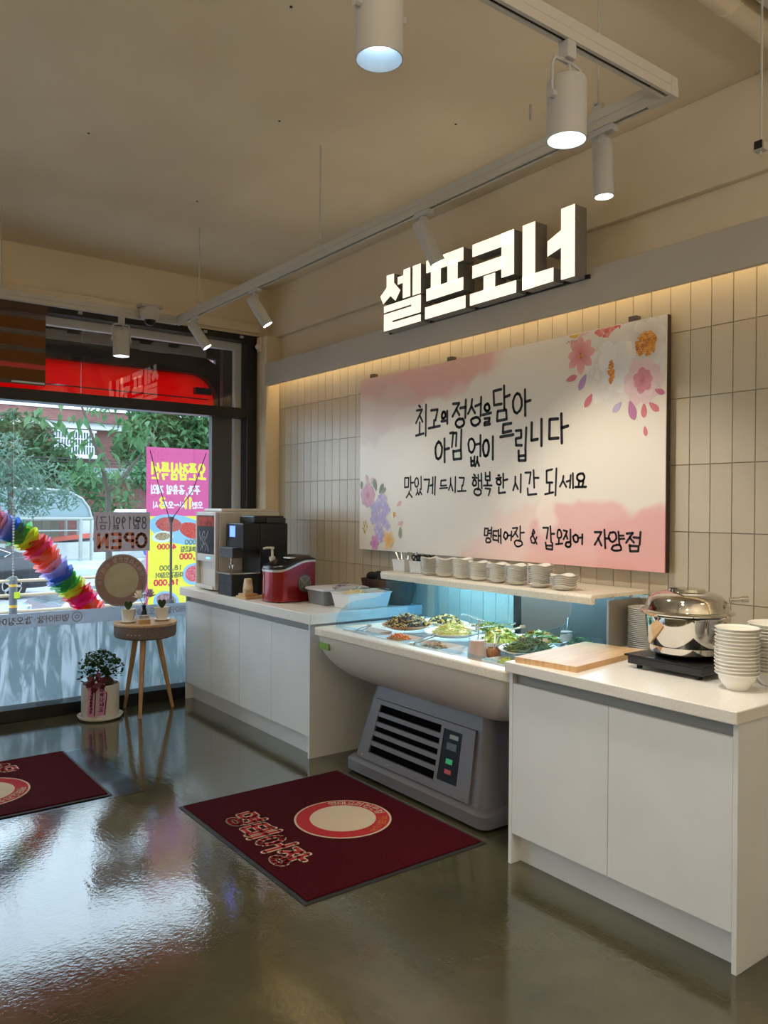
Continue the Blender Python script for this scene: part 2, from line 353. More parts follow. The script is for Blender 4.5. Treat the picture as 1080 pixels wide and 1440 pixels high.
def film_mat():
    m = bpy.data.materials.new('frosted_film'); m.use_nodes = True; N = m.node_tree.nodes; L = m.node_tree.links; b = N['Principled BSDF']
    tc = N.new('ShaderNodeTexCoord'); mp = N.new('ShaderNodeMapping'); mp.inputs['Scale'].default_value = (11, 1, 2.4); L.new(tc.outputs['Object'], mp.inputs[0])
    n = N.new('ShaderNodeTexNoise'); n.inputs['Scale'].default_value = 1.0; n.inputs['Detail'].default_value = 3; n.inputs['Distortion'].default_value = 1.2; L.new(mp.outputs[0], n.inputs['Vector'])
    cr = N.new('ShaderNodeValToRGB'); e = cr.color_ramp.elements; e[0].position = .46; e[0].color = (.42, .52, .56, 1); e[1].position = .62; e[1].color = (.78, .85, .9, 1); L.new(n.outputs['Fac'], cr.inputs[0])
    b.inputs['Roughness'].default_value = .35
    L.new(cr.outputs[0], b.inputs['Base Color'])
    t = N.new('ShaderNodeBsdfTranslucent'); L.new(cr.outputs[0], t.inputs[0])
    tp = N.new('ShaderNodeBsdfTransparent'); tp.inputs[0].default_value = (.8, .92, .96, 1)
    x1 = N.new('ShaderNodeMixShader'); x1.inputs[0].default_value = .62; L.new(b.outputs[0], x1.inputs[1]); L.new(t.outputs[0], x1.inputs[2])
    x2 = N.new('ShaderNodeMixShader'); x2.inputs[0].default_value = .13; L.new(x1.outputs[0], x2.inputs[1]); L.new(tp.outputs[0], x2.inputs[2])
    L.new(x2.outputs[0], N['Material Output'].inputs[0]); return m
fm = film_mat()
o = part(MB().box(.28, 3.12, GY-.004, GY-.002, .09, .64), 'frosted_film', fm, wi)
o = part(MB().box(-4.1, .22, GY-.004, GY-.002, .09, .64), 'frosted_film', fm, wi)
FB = mat('white_film', C(196, 206, 216), .5, transl=.6)
o = part(MB().box(-4.1, 3.12, GY-.005, GY-.003, .64, .745), 'film_band', FB, wi)
FI = mat('film_lettering', C(168, 164, 168), .6)
m = MB()
fmir = lambda u, v, h: (-u, GY-.006-h, v)                     # lettering is read from the street, so mirrored in here
for x0 in (-1.74, -2.72, -.76):
    write(m, '명태어장·갑오징어', x0+.06, .668, .05, .05, .007, fmir, 0, 1.15)
    ribbon(m, [circ(20, x0, .693, .036, .036)], .006, fmir, 0); ribbon(m, [circ(8, x0, .693, .016, .012)], .006, fmir, 0)
part(m, 'film_lettering', FI, wi)
# notice and round sticker on the glass
NP = mat('notice_paper', C(196, 194, 204), .6, transl=.35)
no = thing('window_notice', 'white opening date notice taped to the shop window', 'notice', (2.08, GY-.01, 1.17))
part(MB().box(1.858, 2.298, GY-.012, GY-.009, 1.178, 1.485), 'sheet', NP, no)
nm = lambda u, v, h: (2.298-u, GY-.0125-h, 1.178+v)
m = MB(); write(m, '8월19일(금)', .03, .175, .095, .058, .010, nm, 0, 1.16); part(m, 'date_lettering', mat('notice_grey_ink', C(128, 122, 138), .6), no)
m = MB(); write(m, 'OPEN', .03, .03, .105, .128, .026, nm, 0, 1.1); part(m, 'open_lettering', mat('notice_orange_ink', C(200, 128, 108), .6), no)
dk = thing('window_sticker', 'round greyish emblem sticker on the glass above the frosted film', 'sticker', (2.074, GY-.01, .73))
cx, cz = 2.074, .952
sm = lambda u, v, h: (cx-u, GY-.009-h, cz+v)
def disc(mb, r, fn, h, n=40): flat(mb, ell(0, 0, r, r, n), fn, h)
m = MB(); m.prism(ell(0, 0, .205, .205, 48), sm, 0, .002); part(m, 'rim', mat('sticker_grey', C(150, 148, 146), .5), dk)
m = MB(); disc(m, .193, sm, .0025); part(m, 'ring', mat('sticker_ring', C(142, 112, 106), .5), dk)
m = MB(); flat(m, ell(-.0, .0, .135, .135, 40), sm, .003); part(m, 'centre', mat('sticker_centre', C(176, 168, 142), .5, col2=C(168, 158, 132), scale=6), dk)
def arc_text(mb, text, r, a0, da, hgt, wd, fn, h):
    for i, ch in enumerate(text):
        a = a0+i*da
        if ch == ' ': continue
        st = sub(glyph(ch), -hgt*.45, -hgt/2, hgt*.45, hgt/2)
        st = [[(math.sin(a)*(r+y)+math.cos(a)*x, math.cos(a)*(r+y)-math.sin(a)*x) for x, y in s] for s in st]
        ribbon(mb, st, wd, fn, h)
m = MB(); arc_text(m, '명태요리전문점', .165, -1.3, .27, .036, .0055, sm, .0033); part(m, 'ring_lettering', mat('sticker_letter', C(186, 176, 168), .5), dk)
m = MB(); arc_text(m, '명태어장', .165, .75, .3, .036, .0055, sm, .0033)
part(m, 'ring_lettering', mat('sticker_letter', C(186, 176, 168), .5), dk)
# blind
bl = thing('roller_blind', 'brown banded roller blind half lowered over the upper window', 'blind', (.6, 6.05, 2.4))
BW = mat('brown_blind_fabric', C(150, 100, 52), .8, col2=C(132, 86, 44), scale=30, stretch=(1, 1, 20), transl=.4)
SHEER = bpy.data.materials.new('sheer_fabric'); SHEER.use_nodes = True
N = SHEER.node_tree.nodes; L = SHEER.node_tree.links; t = N.new('ShaderNodeBsdfTransparent'); t.inputs[0].default_value = (.95, .93, .9, 1); x = N.new('ShaderNodeMixShader'); x.inputs[0].default_value = .6
N['Principled BSDF'].inputs[0].default_value = C(120, 104, 92); L.new(N['Principled BSDF'].outputs[0], x.inputs[1]); L.new(t.outputs[0], x.inputs[2]); L.new(x.outputs[0], N['Material Output'].inputs[0])
part(MB().box(-.6, 1.484, 6.03, 6.1, 2.905, 2.965), 'cassette', mat('blind_cassette', C(82, 56, 36), .5), bl, bevel=.004)
z = 2.905
for i in range(4):
    part(MB().box(-.6, 1.478, 6.062, 6.066, z-.035, z), 'sheer_band', SHEER, bl); z -= .035
    part(MB().box(-.6, 1.478, 6.06, 6.065, z-.085, z), 'slat', BW, bl); z -= .085
part(MB().box(-.6, 1.478, 6.052, 6.072, z-.03, z), 'bottom_rail', mat('blind_rail', C(92, 78, 66), .5), bl, bevel=.004)
part(MB().box(1.25, 1.47, 6.048, 6.053, z-.022, z-.01), 'rail_tag', WHITE, bl)

# ------------------------------------------------------------------ printed sign on the tiles
YS, ZS = 4.478*S, sz(1.247); SW, SH, SX = 2.388*S, 1.165*S, 3.300
sn = thing('wall_sign', 'large printed welcome sign with flowers and brush lettering on the tiles', 'sign', (SX, YS-SW/2, ZS))
def sign_mat():
    m = bpy.data.materials.new('printed_panel'); m.use_nodes = True; N = m.node_tree.nodes; L = m.node_tree.links; b = N['Principled BSDF']
    b.inputs['Roughness'].default_value = .3
    tc = N.new('ShaderNodeTexCoord'); n = N.new('ShaderNodeTexNoise'); n.inputs['Scale'].default_value = 3.2; n.inputs['Detail'].default_value = 2; L.new(tc.outputs['Object'], n.inputs['Vector'])
    sb = N.new('ShaderNodeVectorMath'); sb.operation = 'SUBTRACT'; sb.inputs[1].default_value = (.5, .5, .5); L.new(n.outputs['Color'], sb.inputs[0])
    sc_ = N.new('ShaderNodeVectorMath'); sc_.operation = 'SCALE'; sc_.inputs['Scale'].default_value = .34; L.new(sb.outputs[0], sc_.inputs[0])
    ad = N.new('ShaderNodeVectorMath'); ad.operation = 'ADD'; L.new(tc.outputs['Object'], ad.inputs[0]); L.new(sc_.outputs[0], ad.inputs[1])
    prev = None; base = C(236, 226, 210)
    for u, v, ru, rv, col, k, lo in ((.62, 1.25, .92, .30, C(226, 168, 160), .85, .75), (.2, 1.0, .36, .3, C(214, 190, 180), .5, .8), (.45, .95, .3, .2, C(222, 200, 188), .5, .8), (1.1, 1.2, .3, .16, C(224, 176, 160), .6, .8),
                                 (1.75, .16, .52, .26, C(240, 206, 190), .7, .7), (2.1, .0, .55, .42, C(236, 178, 170), .85, .85), (2.35, .05, .3, .3, C(232, 168, 160), .7, .8), (1.4, -.05, .4, .22, C(240, 198, 186), .6, .7), (1.8, .3, .1, .2, C(246, 232, 214), .7, .5)):
        d = N.new('ShaderNodeVectorMath'); d.operation = 'SUBTRACT'; L.new(ad.outputs[0], d.inputs[0]); d.inputs[1].default_value = (0, SW/2-u, v)
        e = N.new('ShaderNodeVectorMath'); e.operation = 'MULTIPLY'; e.inputs[1].default_value = (0, 1/ru, 1/rv); L.new(d.outputs[0], e.inputs[0])
        le = N.new('ShaderNodeVectorMath'); le.operation = 'LENGTH'; L.new(e.outputs[0], le.inputs[0])
        mr = N.new('ShaderNodeMapRange'); mr.interpolation_type = 'SMOOTHSTEP'; mr.inputs[1].default_value = 1; mr.inputs[2].default_value = lo; mr.inputs[3].default_value = 0; mr.inputs[4].default_value = k; L.new(le.outputs['Value'], mr.inputs[0])
        mx = N.new('ShaderNodeMix'); mx.data_type = 'RGBA'; L.new(mr.outputs[0], mx.inputs[0]); mx.inputs[7].default_value = col
        if prev: L.new(prev, mx.inputs[6])
        else: mx.inputs[6].default_value = base
        prev = mx.outputs[2]
    L.new(prev, b.inputs['Base Color']); return m
part(MB().box(SX, SX+.006, YS-SW, YS, ZS, ZS+SH), 'panel', sign_mat(), sn)
part(MB().box(SX+.006, SX+.034, YS-SW-.002, YS-.001, ZS-.001, ZS+SH), 'side_frame', mat('dark_bronze', C(70, 54, 50), .4, .4), sn)
for u in (.12, .95, 2.3): part(MB().box(SX+.012, SX+.05, YS-u-.022, YS-u+.022, ZS+SH-.004, ZS+SH+.03), 'hanging_clip', mat('clip_metal', C(110, 100, 92), .4, .6), sn)
fs = lambda u, v, h: (SX-.0006-h, YS-u, ZS+v)
LINES = [[('최', 0.6, 0.732, 0.735, 0.928), ('고', 0.726, 0.769, 0.847, 0.888), ('의', 0.847, 0.79, 0.922, 0.867), ('정', 0.947, 0.763, 1.083, 0.92), ('성', 1.083, 0.763, 1.213, 0.922), ('을', 1.206, 0.756, 1.28, 0.876), ('담', 1.286, 0.772, 1.429, 0.961), ('아', 1.435, 0.784, 1.583, 0.924)],
 [('아', 0.789, 0.563, 0.933, 0.702), ('낌', 0.924, 0.574, 1.061, 0.748), ('없', 1.085, 0.53, 1.208, 0.7), ('이', 1.208, 0.562, 1.318, 0.686), ('드', 1.346, 0.662, 1.458, 0.753), ('립', 1.458, 0.545, 1.566, 0.72), ('니', 1.572, 0.618, 1.675, 0.755), ('다', 1.693, 0.62, 1.834, 0.771)],
 [('맛', 0.492, 0.353, 0.595, 0.488), ('있', 0.595, 0.369, 0.686, 0.479), ('게', 0.686, 0.368, 0.809, 0.477), ('드', 0.834, 0.39, 0.918, 0.456), ('시', 0.918, 0.378, 1.0, 0.471), ('고', 1.0, 0.379, 1.08, 0.465), ('행', 1.119, 0.359, 1.218, 0.483), ('복', 1.217, 0.359, 1.291, 0.489), ('한', 1.313, 0.368, 1.412, 0.475), ('시', 1.447, 0.374, 1.528, 0.467), ('간', 1.528, 0.356, 1.639, 0.49), ('되', 1.677, 0.355, 1.77, 0.493), ('세', 1.77, 0.387, 1.872, 0.462), ('요', 1.872, 0.387, 1.952, 0.464)],
 [('명', 1.226, 0.093, 1.295, 0.179), ('태', 1.295, 0.095, 1.369, 0.17), ('어', 1.377, 0.109, 1.449, 0.162), ('장', 1.442, 0.081, 1.54, 0.19), ('&', 1.574, 0.101, 1.628, 0.172), ('갑', 1.661, 0.075, 1.751, 0.195), ('오', 1.751, 0.098, 1.802, 0.177), ('징', 1.802, 0.091, 1.863, 0.183), ('어', 1.863, 0.113, 1.935, 0.161), ('자', 1.993, 0.096, 2.095, 0.184), ('양', 2.078, 0.086, 2.176, 0.181), ('점', 2.176, 0.09, 2.271, 0.18)]]
for ln, wd in zip(LINES, (.0175, .0175, .0125, .0115)):
    for ch, u0, v0, u1, v1 in ln:
        m = MB(); g = .06*(u1-u0)
        ribbon(m, [[(x+random.uniform(-.003, .003), y+random.uniform(-.003, .003)) for x, y in s_] for s_ in sub(glyph(ch), (u0+g)*S, v0*S, (u1-g)*S, v1*S)], wd*random.uniform(.92, 1.08), fs, .0004)
        part(m, 'brush_letter', INK, sn)
# printed flowers
fm_ = MB(); FH = [.0002]
def petal(cu, cv, a, l, wv, c0, c1, curl=0):
    n = 7; L1 = []; L2 = []
    for i in range(n+1):
        t = i/n; ww = wv*math.sin(PI*min(1, t*.92+.08))**.7*(.55+.6*t)/1.1; aa = a+curl*t
        x = cu+l*t*math.cos(aa); y = cv+l*t*math.sin(aa)
        L1.append((x-ww*math.sin(aa), y+ww*math.cos(aa))); L2.append((x+ww*math.sin(aa), y-ww*math.cos(aa)))
    FH[0] += .000004
    for i in range(n):
        q = [L2[i], L2[i+1], L1[i+1], L1[i]]
        q = [(min(max(x, .004), SW-.004), min(max(y, .004), SH-.004)) for x, y in q]
        mixc = lambda t: tuple(c0[k]*(1-t)+c1[k]*t for k in range(4))
        fm_.col = (mixc(i/n), mixc((i+1)/n), mixc((i+1)/n), mixc(i/n)); fm_.face([fs(x, y, FH[0]) for x, y in q])
def flower(cu, cv, r, n, c0, c1, layers=1, ry=1, wv=.5, jit=.12):
    for k in range(layers):
        rr = r*(1-.68*k/max(1, layers))
        for i in range(n):
            a = 2*PI*(i+.5*k)/n+random.uniform(-jit, jit); l = rr*math.hypot(math.cos(a), ry*math.sin(a))*random.uniform(.9, 1.06)
            f_ = random.uniform(.94, 1.05); petal(cu, cv, a, l, rr*wv, tuple(min(1, x*f_) for x in c0[:3])+(1,), tuple(min(1, x*f_) for x in c1[:3])+(1,))
def dots(cu, cv, ru, rv, n, cs, r=.008):
    for i in range(n):
        a = random.uniform(0, 2*PI); q = math.sqrt(random.random()); FH[0] += .000001
        c = random.choice(cs); fm_.col = c
        fm_.face([fs(min(SW-.003, x), min(SH-.003, y), FH[0]) for x, y in ell(cu+ru*q*math.cos(a), cv+rv*q*math.sin(a), r*random.uniform(.7, 1.5), r*random.uniform(.6, 1.3), 6)])
IV = C(240, 234, 226); IVD = C(198, 184, 168); PK = C(236, 178, 168); PKD = C(214, 120, 128); RO = C(226, 188, 190); ROD = C(200, 110, 130); OR = [C(214, 138, 38), C(230, 160, 60), C(190, 112, 30)]; LV = C(196, 182, 214)
dots(2.19, 1.2, .1, .03, 60, [C(232, 128, 120), C(226, 108, 104), C(238, 160, 150)], .012)
flower(2.388, 1.10, .19, 8, IVD, IV, 2, 1.1, .42); dots(2.388, 1.096, .055, .06, 150, OR, .009)
flower(2.175, 1.0, .165, 9, IVD, IV, 3, 1.25, .42); flower(2.2, 1.03, .1, 6, C(226, 224, 222), C(232, 230, 226), 1, 1.3, .5); dots(2.186, .99, .016, .055, 60, OR, .008)
flower(1.994, 1.105, .095, 8, PKD, PK, 1, 1.1, .34); dots(1.994, 1.1, .014, .02, 14, OR, .006)
flower(2.375, .915, .12, 9, RO, C(236, 208, 206), 2, 1.05, .45); flower(2.372, .925, .06, 7, ROD, C(224, 150, 160), 3, 1.1, .5)
for u, v, a, l, c in ((1.9, .98, .2, .075, PKD), (2.03, .995, -2.1, .09, C(186, 142, 190)), (2.07, .89, -2.2, .08, PKD), (2.25, .83, -2.4, .07, LV), (2.3, .83, -1.3, .1, C(190, 120, 160)), (2.38, .81, -1.57, .07, PKD), (2.41, .81, -.7, .07, PKD), (2.385, .7, -1.4, .05, PKD), (1.92, 1.21, .1, .07, C(226, 186, 70)), (1.99, 1.205, .4, .07, RO), (2.44, .87, -.4, .06, ROD)):
    petal(u, v, a, l, l*.3, c, c)
dots(1.93, 1.18, .05, .006, 14, [C(196, 140, 120)], .004)
for i in range(34):
    a = random.uniform(0, 2*PI); q = math.sqrt(random.random()); flower(.252+.11*q*math.cos(a), .235+.155*q*math.sin(a), .04, 4, C(176, 160, 206), random.choice([LV, C(212, 200, 224), C(186, 172, 220)]), 1, 1, .5)
flower(.1, .385, .085, 8, ROD, C(226, 176, 200), 3, 1.1, .5)
flower(.416, .247, .045, 10, C(240, 230, 210), C(244, 238, 224), 1, 1, .25); dots(.416, .247, .016, .02, 20, OR, .006)
flower(.35, .076, .07, 6, OR[1], C(240, 206, 150), 1, 1, .4); flower(.187, .05, .06, 6, C(206, 120, 180), C(224, 160, 200), 2, 1, .4); dots(.069, .165, .03, .05, 24, [C(206, 176, 80)], .006)
for u, v, a, l, c in ((.2, .42, 1.9, .09, C(128, 140, 96)), (.24, .4, 1.0, .08, C(116, 130, 88)), (.27, .4, .7, .06, C(140, 150, 108)), (.48, .17, -1.6, .08, C(150, 158, 120)), (.44, .31, .6, .06, PK), (.45, .185, .3, .06, PK), (.1, .47, 1.9, .07, RO), (.14, .46, 1.2, .06, RO), (.02, .43, 1.5, .06, C(128, 140, 96))):
    petal(u, v, a, l, l*.3, c, c)
part(fm_, 'floral_print', mat('floral_ink', (1, 1, 1, 1), .4, vcol=True), sn)

# ------------------------------------------------------------------ illuminated channel letters
LET = {'셀': [[(3.959, 2.983), (3.887, 2.98), (3.887, 2.924), (3.823, 2.864), (3.87, 2.81), (3.92, 2.85), (3.994, 2.813), (4.023, 2.864), (3.958, 2.907)], [(3.789, 2.98), (3.727, 2.98), (3.725, 2.808), (3.795, 2.808), (3.794, 2.903), (3.846, 2.902), (3.846, 2.947), (3.789, 2.947)], [(3.70, 2.98), (3.628, 2.98), (3.627, 2.805), (3.70, 2.805)],
  [(3.985, 2.795), (3.625, 2.795), (3.625, 2.692), (3.901, 2.692), (3.901, 2.679), (3.625, 2.679), (3.625, 2.638), (3.984, 2.638), (3.984, 2.743), (3.71, 2.743), (3.71, 2.755), (3.984, 2.755)]],
 '프': [[(3.574, 2.98), (3.257, 2.98), (3.257, 2.908), (3.573, 2.908)], [(3.531, 2.924), (3.447, 2.924), (3.447, 2.8), (3.531, 2.8)], [(3.387, 2.925), (3.304, 2.925), (3.303, 2.8), (3.386, 2.8)], [(3.572, 2.814), (3.256, 2.814), (3.256, 2.744), (3.571, 2.744)], [(3.582, 2.709), (3.237, 2.709), (3.237, 2.64), (3.581, 2.64)]],
 '코': [[(3.181, 2.972), (2.873, 2.972), (2.873, 2.905), (3.181, 2.905)], [(3.18, 2.856), (2.936, 2.856), (2.936, 2.788), (3.18, 2.788)], [(2.96, 2.972), (2.873, 2.972), (2.871, 2.742), (2.959, 2.742)], [(3.092, 2.78), (3.008, 2.78), (3.008, 2.7), (3.092, 2.7)], [(3.198, 2.706), (2.855, 2.706), (2.855, 2.643), (3.198, 2.643)]],
 '너': [[(2.811, 2.972), (2.728, 2.972), (2.726, 2.643), (2.809, 2.643)], [(2.808, 2.712), (2.607, 2.712), (2.607, 2.645), (2.808, 2.643)], [(2.559, 2.983), (2.477, 2.983), (2.475, 2.64), (2.557, 2.64)], [(2.644, 2.848), (2.558, 2.881), (2.558, 2.798), (2.644, 2.775)]]}
LETF = mat('lit_letter_face', C(255, 244, 226), .4, emis=(1, .87, .69, 1), estr=.46)
LETS = mat('letter_casing', C(150, 146, 140), .45, .3)
LX = 2.98*S
LLAB = {'셀': 'glowing block letter 셀 at the window end of the soffit sign', '프': 'glowing block letter 프 with a tilted spotlight hanging before it', '코': 'glowing block letter 코 between the letters 프 and 너', '너': 'tall glowing block letter 너 ending the sign, farthest from the window'}
for ch, po in LET.items():
    cy = sum(p[0] for q in po for p in q)/sum(len(q) for q in po)*S
    t = thing('channel_letter', LLAB[ch], 'sign letter', (LX, cy, sz(2.64)), 'block letters of the lit sign above the soffit')
    m = MB(); f2 = MB(); fn = lambda u, v, h: (LX+h, u*S, sz(v))
    for q in po: m.prism(q, fn, .004, 3.2135-LX); f2.prism(q, fn, 0, .004)
    part(m, 'casing', LETS, t); part(f2, 'lit_face', LETF, t)
rl = MB().box(3.2, 3.213, 2.45*S, 4.03*S, 2.69, 2.71).build('letter_rail', BLACK); tag(rl, 'thin black mounting rail behind the lit letters', 'rail')

# ------------------------------------------------------------------ lighting track
TX, TZ, TYa, TYb = 2.2, 2.82, 1.455, 5.385
tk = thing('lighting_track', 'white rectangular lighting track hung from ceiling rods', 'lighting track', (TX, TYa, TZ))
TRK = mat('track_white', C(192, 187, 174), .5); SLOT = mat('track_slot', C(24, 18, 16), .6)
def bar(x0, x1, y0, y1, along):
    m = MB(); m.box(x0, x1, y0, y1, TZ+.028, TZ+.06); part(m, 'support_tube', TRK, tk, bevel=.002)
    m = MB(); g = .0065; cx_, cy_ = (x0+x1)/2, (y0+y1)/2
    if along == 'y': m.box(x0, cx_-g, y0, y1, TZ, TZ+.027); m.box(cx_+g, x1, y0, y1, TZ, TZ+.027)
    else: m.box(x0, x1, y0, cy_-g, TZ, TZ+.027); m.box(x0, x1, cy_+g, y1, TZ, TZ+.027)
    part(m, 'track_rail', TRK, tk)
    m = MB()
    if along == 'y': m.box(cx_-g, cx_+g, y0+.08, y1-.05, TZ+.006, TZ+.012)
    else: m.box(x0+.05, x1-.08, cy_-g, cy_+g, TZ+.006, TZ+.012)
    part(m, 'track_slot', SLOT, tk)
hw = .0175
bar(TX-hw, TX+hw, TYa-hw, TYb+hw, 'y'); bar(-1.2, TX-hw, TYa-hw, TYa+hw, 'x'); bar(-1.2, TX-hw, TYb-hw, TYb+hw, 'x')
part(MB().box(TX-hw-.001, TX+hw+.001, TYa-hw-.001, TYa+hw+.06, TZ-.001, TZ+.03), 'corner_joiner', TRK, tk)
m0 = None
for x, y in ((TX, 1.73), (TX, 3.5), (TX, 5.02), (1.05, TYb), (.3, TYa)):
    part(MB().tube([(x, y, TZ+.06), (x, y, CZ)], .0045, 8), 'hanging_rod', TRK, tk)
    m = MB(); m.box(x-.008, x+.008, y-.02, y+.02, TZ+.058, TZ+.088); m.box(x-.016, x+.016, y-.006, y+.006, TZ+.085, TZ+.093); part(m, 'rod_bracket', TRK, tk)
GLOW = mat('lamp_lens', (1, 1, 1, 1), .3, emis=(.86, .95, 1, 1), estr=9)
GLOWB = mat('lamp_lens_wide', (1, 1, 1, 1), .3, emis=(.62, .86, 1, 1), estr=2.2)
INB = mat('lamp_inner', C(190, 196, 204), .25)
def spot_light(o, d, energy, ang, off, col=(1, .9, .76)):
    ld = bpy.data.lights.new('spot_beam', 'SPOT'); ld.energy = energy; ld.spot_size = math.radians(ang); ld.spot_blend = .7; ld.color = col; ld.shadow_soft_size = .03
    lo = bpy.data.objects.new('spot_beam', ld); COL.objects.link(lo); lo.matrix_world = Matrix.Translation(off) @ aim(d)
    return lo
def slim_spot(x, y, d, label, energy=SPOT_W):
    d = Vector(d).normalized(); p = Vector((x, y, TZ-.055)); t = thing('track_spotlight', label, 'spotlight', (x, y, TZ), 'spotlights on the lighting track')
    m = MB(); m.box(x-.016, x+.016, y-.05, y+.05, TZ-.022, TZ); part(m, 'adapter', LAMPW, t, bevel=.003)
    c = p+Vector((0, 0, -.03)); m = MB(); m.lathe([(.016, 0), (.022, .014), (.012, .03)], 12, (x, y, TZ-.05)); m.tube([(x, y, TZ-.05), tuple(c)], .008, 8); part(m, 'stem', LAMPW, t, smooth=True)
    T = Matrix.Translation(c-d*.045) @ aim(d); r = .034; h = .19
    part(MB().lathe([(r*.3, 0), (r*.9, -.002), (r, -.008), (r, -h), (r*.88, -h), (r*.86, -h+.012), (.001, -h+.012)], 24, T=T), 'housing', LAMPW, t, smooth=True)
    part(MB().lathe([(.001, -h+.009), (r*.85, -h+.009), (r*.85, -h+.006), (.001, -h+.006)], 24, T=T), 'lens', GLOW, t)
    spot_light(t, d, energy, 85, c-d*.045+d*(h+.01)); return t
def big_spot(x, y, label, lens, axis, energy=SPOT_W, d=(0, 0, -1)):
    t = thing('track_spotlight', label, 'spotlight', (x, y, TZ), 'spotlights on the lighting track')
    m = MB(); m.box(x-.018, x+.018, y-.018, y+.018, TZ-.05, TZ); part(m, 'adapter', LAMPW, t, bevel=.003)
    zt = TZ-.105; r = .055; h = .165; a = Vector((1, 0, 0)) if axis == 'x' else Vector((0, 1, 0))
    B = Vector((x, y, TZ-.05)); m = MB(); k = r+.006
    pts = [B-a*k*.2+Vector((0, 0, -.002)), B-a*k*.85+Vector((0, 0, -.008)), B-a*k+Vector((0, 0, -.03)), B-a*k+Vector((0, 0, -.11))]
    m.tube(pts, .005, 6); m.tube([B*2-Vector((0, 0, 0))-p if 0 else Vector((2*x-p.x, 2*y-p.y, p.z)) for p in pts], .005, 6); m.tube([B-a*k*.3+Vector((0, 0, -.003)), B+a*k*.3+Vector((0, 0, -.003))], .005, 6); part(m, 'yoke', LAMPW, t, smooth=True)
    for s_ in (-1, 1):
        q = B+a*k*s_+Vector((0, 0, -.11)); part(MB().tube([q-a*.008, q+a*.008], .012, 10), 'pivot_knob', LAMPW, t)
    part(MB().tube([B+Vector((.005, 0, 0)), B+Vector((.02, .006, -.025)), B+Vector((.012, .0, -.045)), B+Vector((0, 0, -.058))], .004, 6), 'cable', LAMPW, t, smooth=True)
    cc = (x, y, zt)
    part(MB().lathe([(.001, 0), (r*.93, 0), (r, -.008), (r, -h), (r*.95, -h)], 32, cc, cap0=False, cap1=False), 'housing', LAMPW, t, smooth=True)
    part(MB().lathe([(r*.95, -h), (r*.72, -h+.045)], 32, cc, cap0=False, cap1=False), 'reflector', INB, t, smooth=True)
    part(MB().lathe([(.001, -h+.047), (r*.72, -h+.047), (r*.72, -h+.044), (.001, -h+.04)], 32, cc), 'lens', lens, t)
    spot_light(t, d, energy, 100, Vector((x, y, zt-h+.03))); return t
big_spot(1.07, TYa, 'wide white cylinder spotlight with a dim blue lens', GLOWB, 'x', 9)
big_spot(1.715, TYa, 'wide white cylinder spotlight with a bright lens near the track corner', GLOW, 'x')
big_spot(1.8, TYb, 'wide white cylinder spotlight hanging in front of the window', GLOW, 'x')
slim_spot(TX, 1.71, (.04, -.02, -1), 'slim white tube spotlight pointing straight down at the pot', 20)
slim_spot(TX, 2.66, (.42, -.12, -.8), 'slim white tube spotlight turned away towards the lit letters', 24)
slim_spot(TX, 4.22, (.52, -.3, -.95), 'slim white tube spotlight tilted above the coffee machine', 6)
slim_spot(TX, 5.08, (.5, -.3, -.85), 'slim white tube spotlight at the window end of the track', 6)
# round lamps on the ceiling over the dining room
RL = mat('ceiling_lamp_diffuser', (1, 1, 1, 1), .4, emis=(1, .86, .64, 1), estr=CEIL_E)
for i, (x, y) in enumerate(((2.9, -.1), (.4, .2), (-2.2, .2), (2.4, -2.6), (.4, -2.6), (-2.2, -2.6), (-1.6, 3.2))):
    t = thing('ceiling_lamp', 'round flush ceiling lamp over the dining room', 'ceiling lamp', (x, y, CZ-.05), 'round ceiling lamps over the dining room')
    part(MB().lathe([(.2, 0), (.2, -.05), (.185, -.055)], 32, (x, y, CZ)), 'rim', LAMPW, t, smooth=True)
    part(MB().lathe([(.185, -.054), (.18, -.058), (.001, -.06)], 32, (x, y, CZ), cap0=False), 'diffuser', RL, t, smooth=True)
PDL = mat('fill_lamp_glass', (1, 1, 1, 1), .4, emis=(1, .97, .91, 1), estr=3.3)
PDU = mat('fill_lamp_uplight', (1, 1, 1, 1), .4, emis=(1, .97, .91, 1), estr=44)  # strong upward glow, added to lift the ceiling
for x, y in ((-.9, -.3), (1.5, -.9), (-2.6, -1.4), (.3, -3.0), (-2.4, 1.9), (2.6, -3.2)):  # invented pendants out of view, put in as fill light
    t = thing('added_fill_lamp', 'unseen opal globe lamp added to brighten the room and ceiling', 'pendant lamp', (x, y, 2.05), 'added fill lamps behind and beside the camera')
    part(MB().lathe([(.17*math.sin(PI*i/14), -.17*math.cos(PI*i/14)) for i in range(1, 9)], 24, (x, y, 2.05), cap1=False), 'globe', PDL, t, smooth=True)
    part(MB().lathe([(.168, .02), (.03, .022)], 24, (x, y, 2.05), cap0=False, cap1=False), 'open_top', PDU, t)
    part(MB().tube([(x, y, 2.05), (x, y, CZ)], .006, 8), 'cord', BLACK, t); part(MB().lathe([(.05, -.03), (.06, 0)], 16, (x, y, CZ)), 'canopy', LAMPW, t)
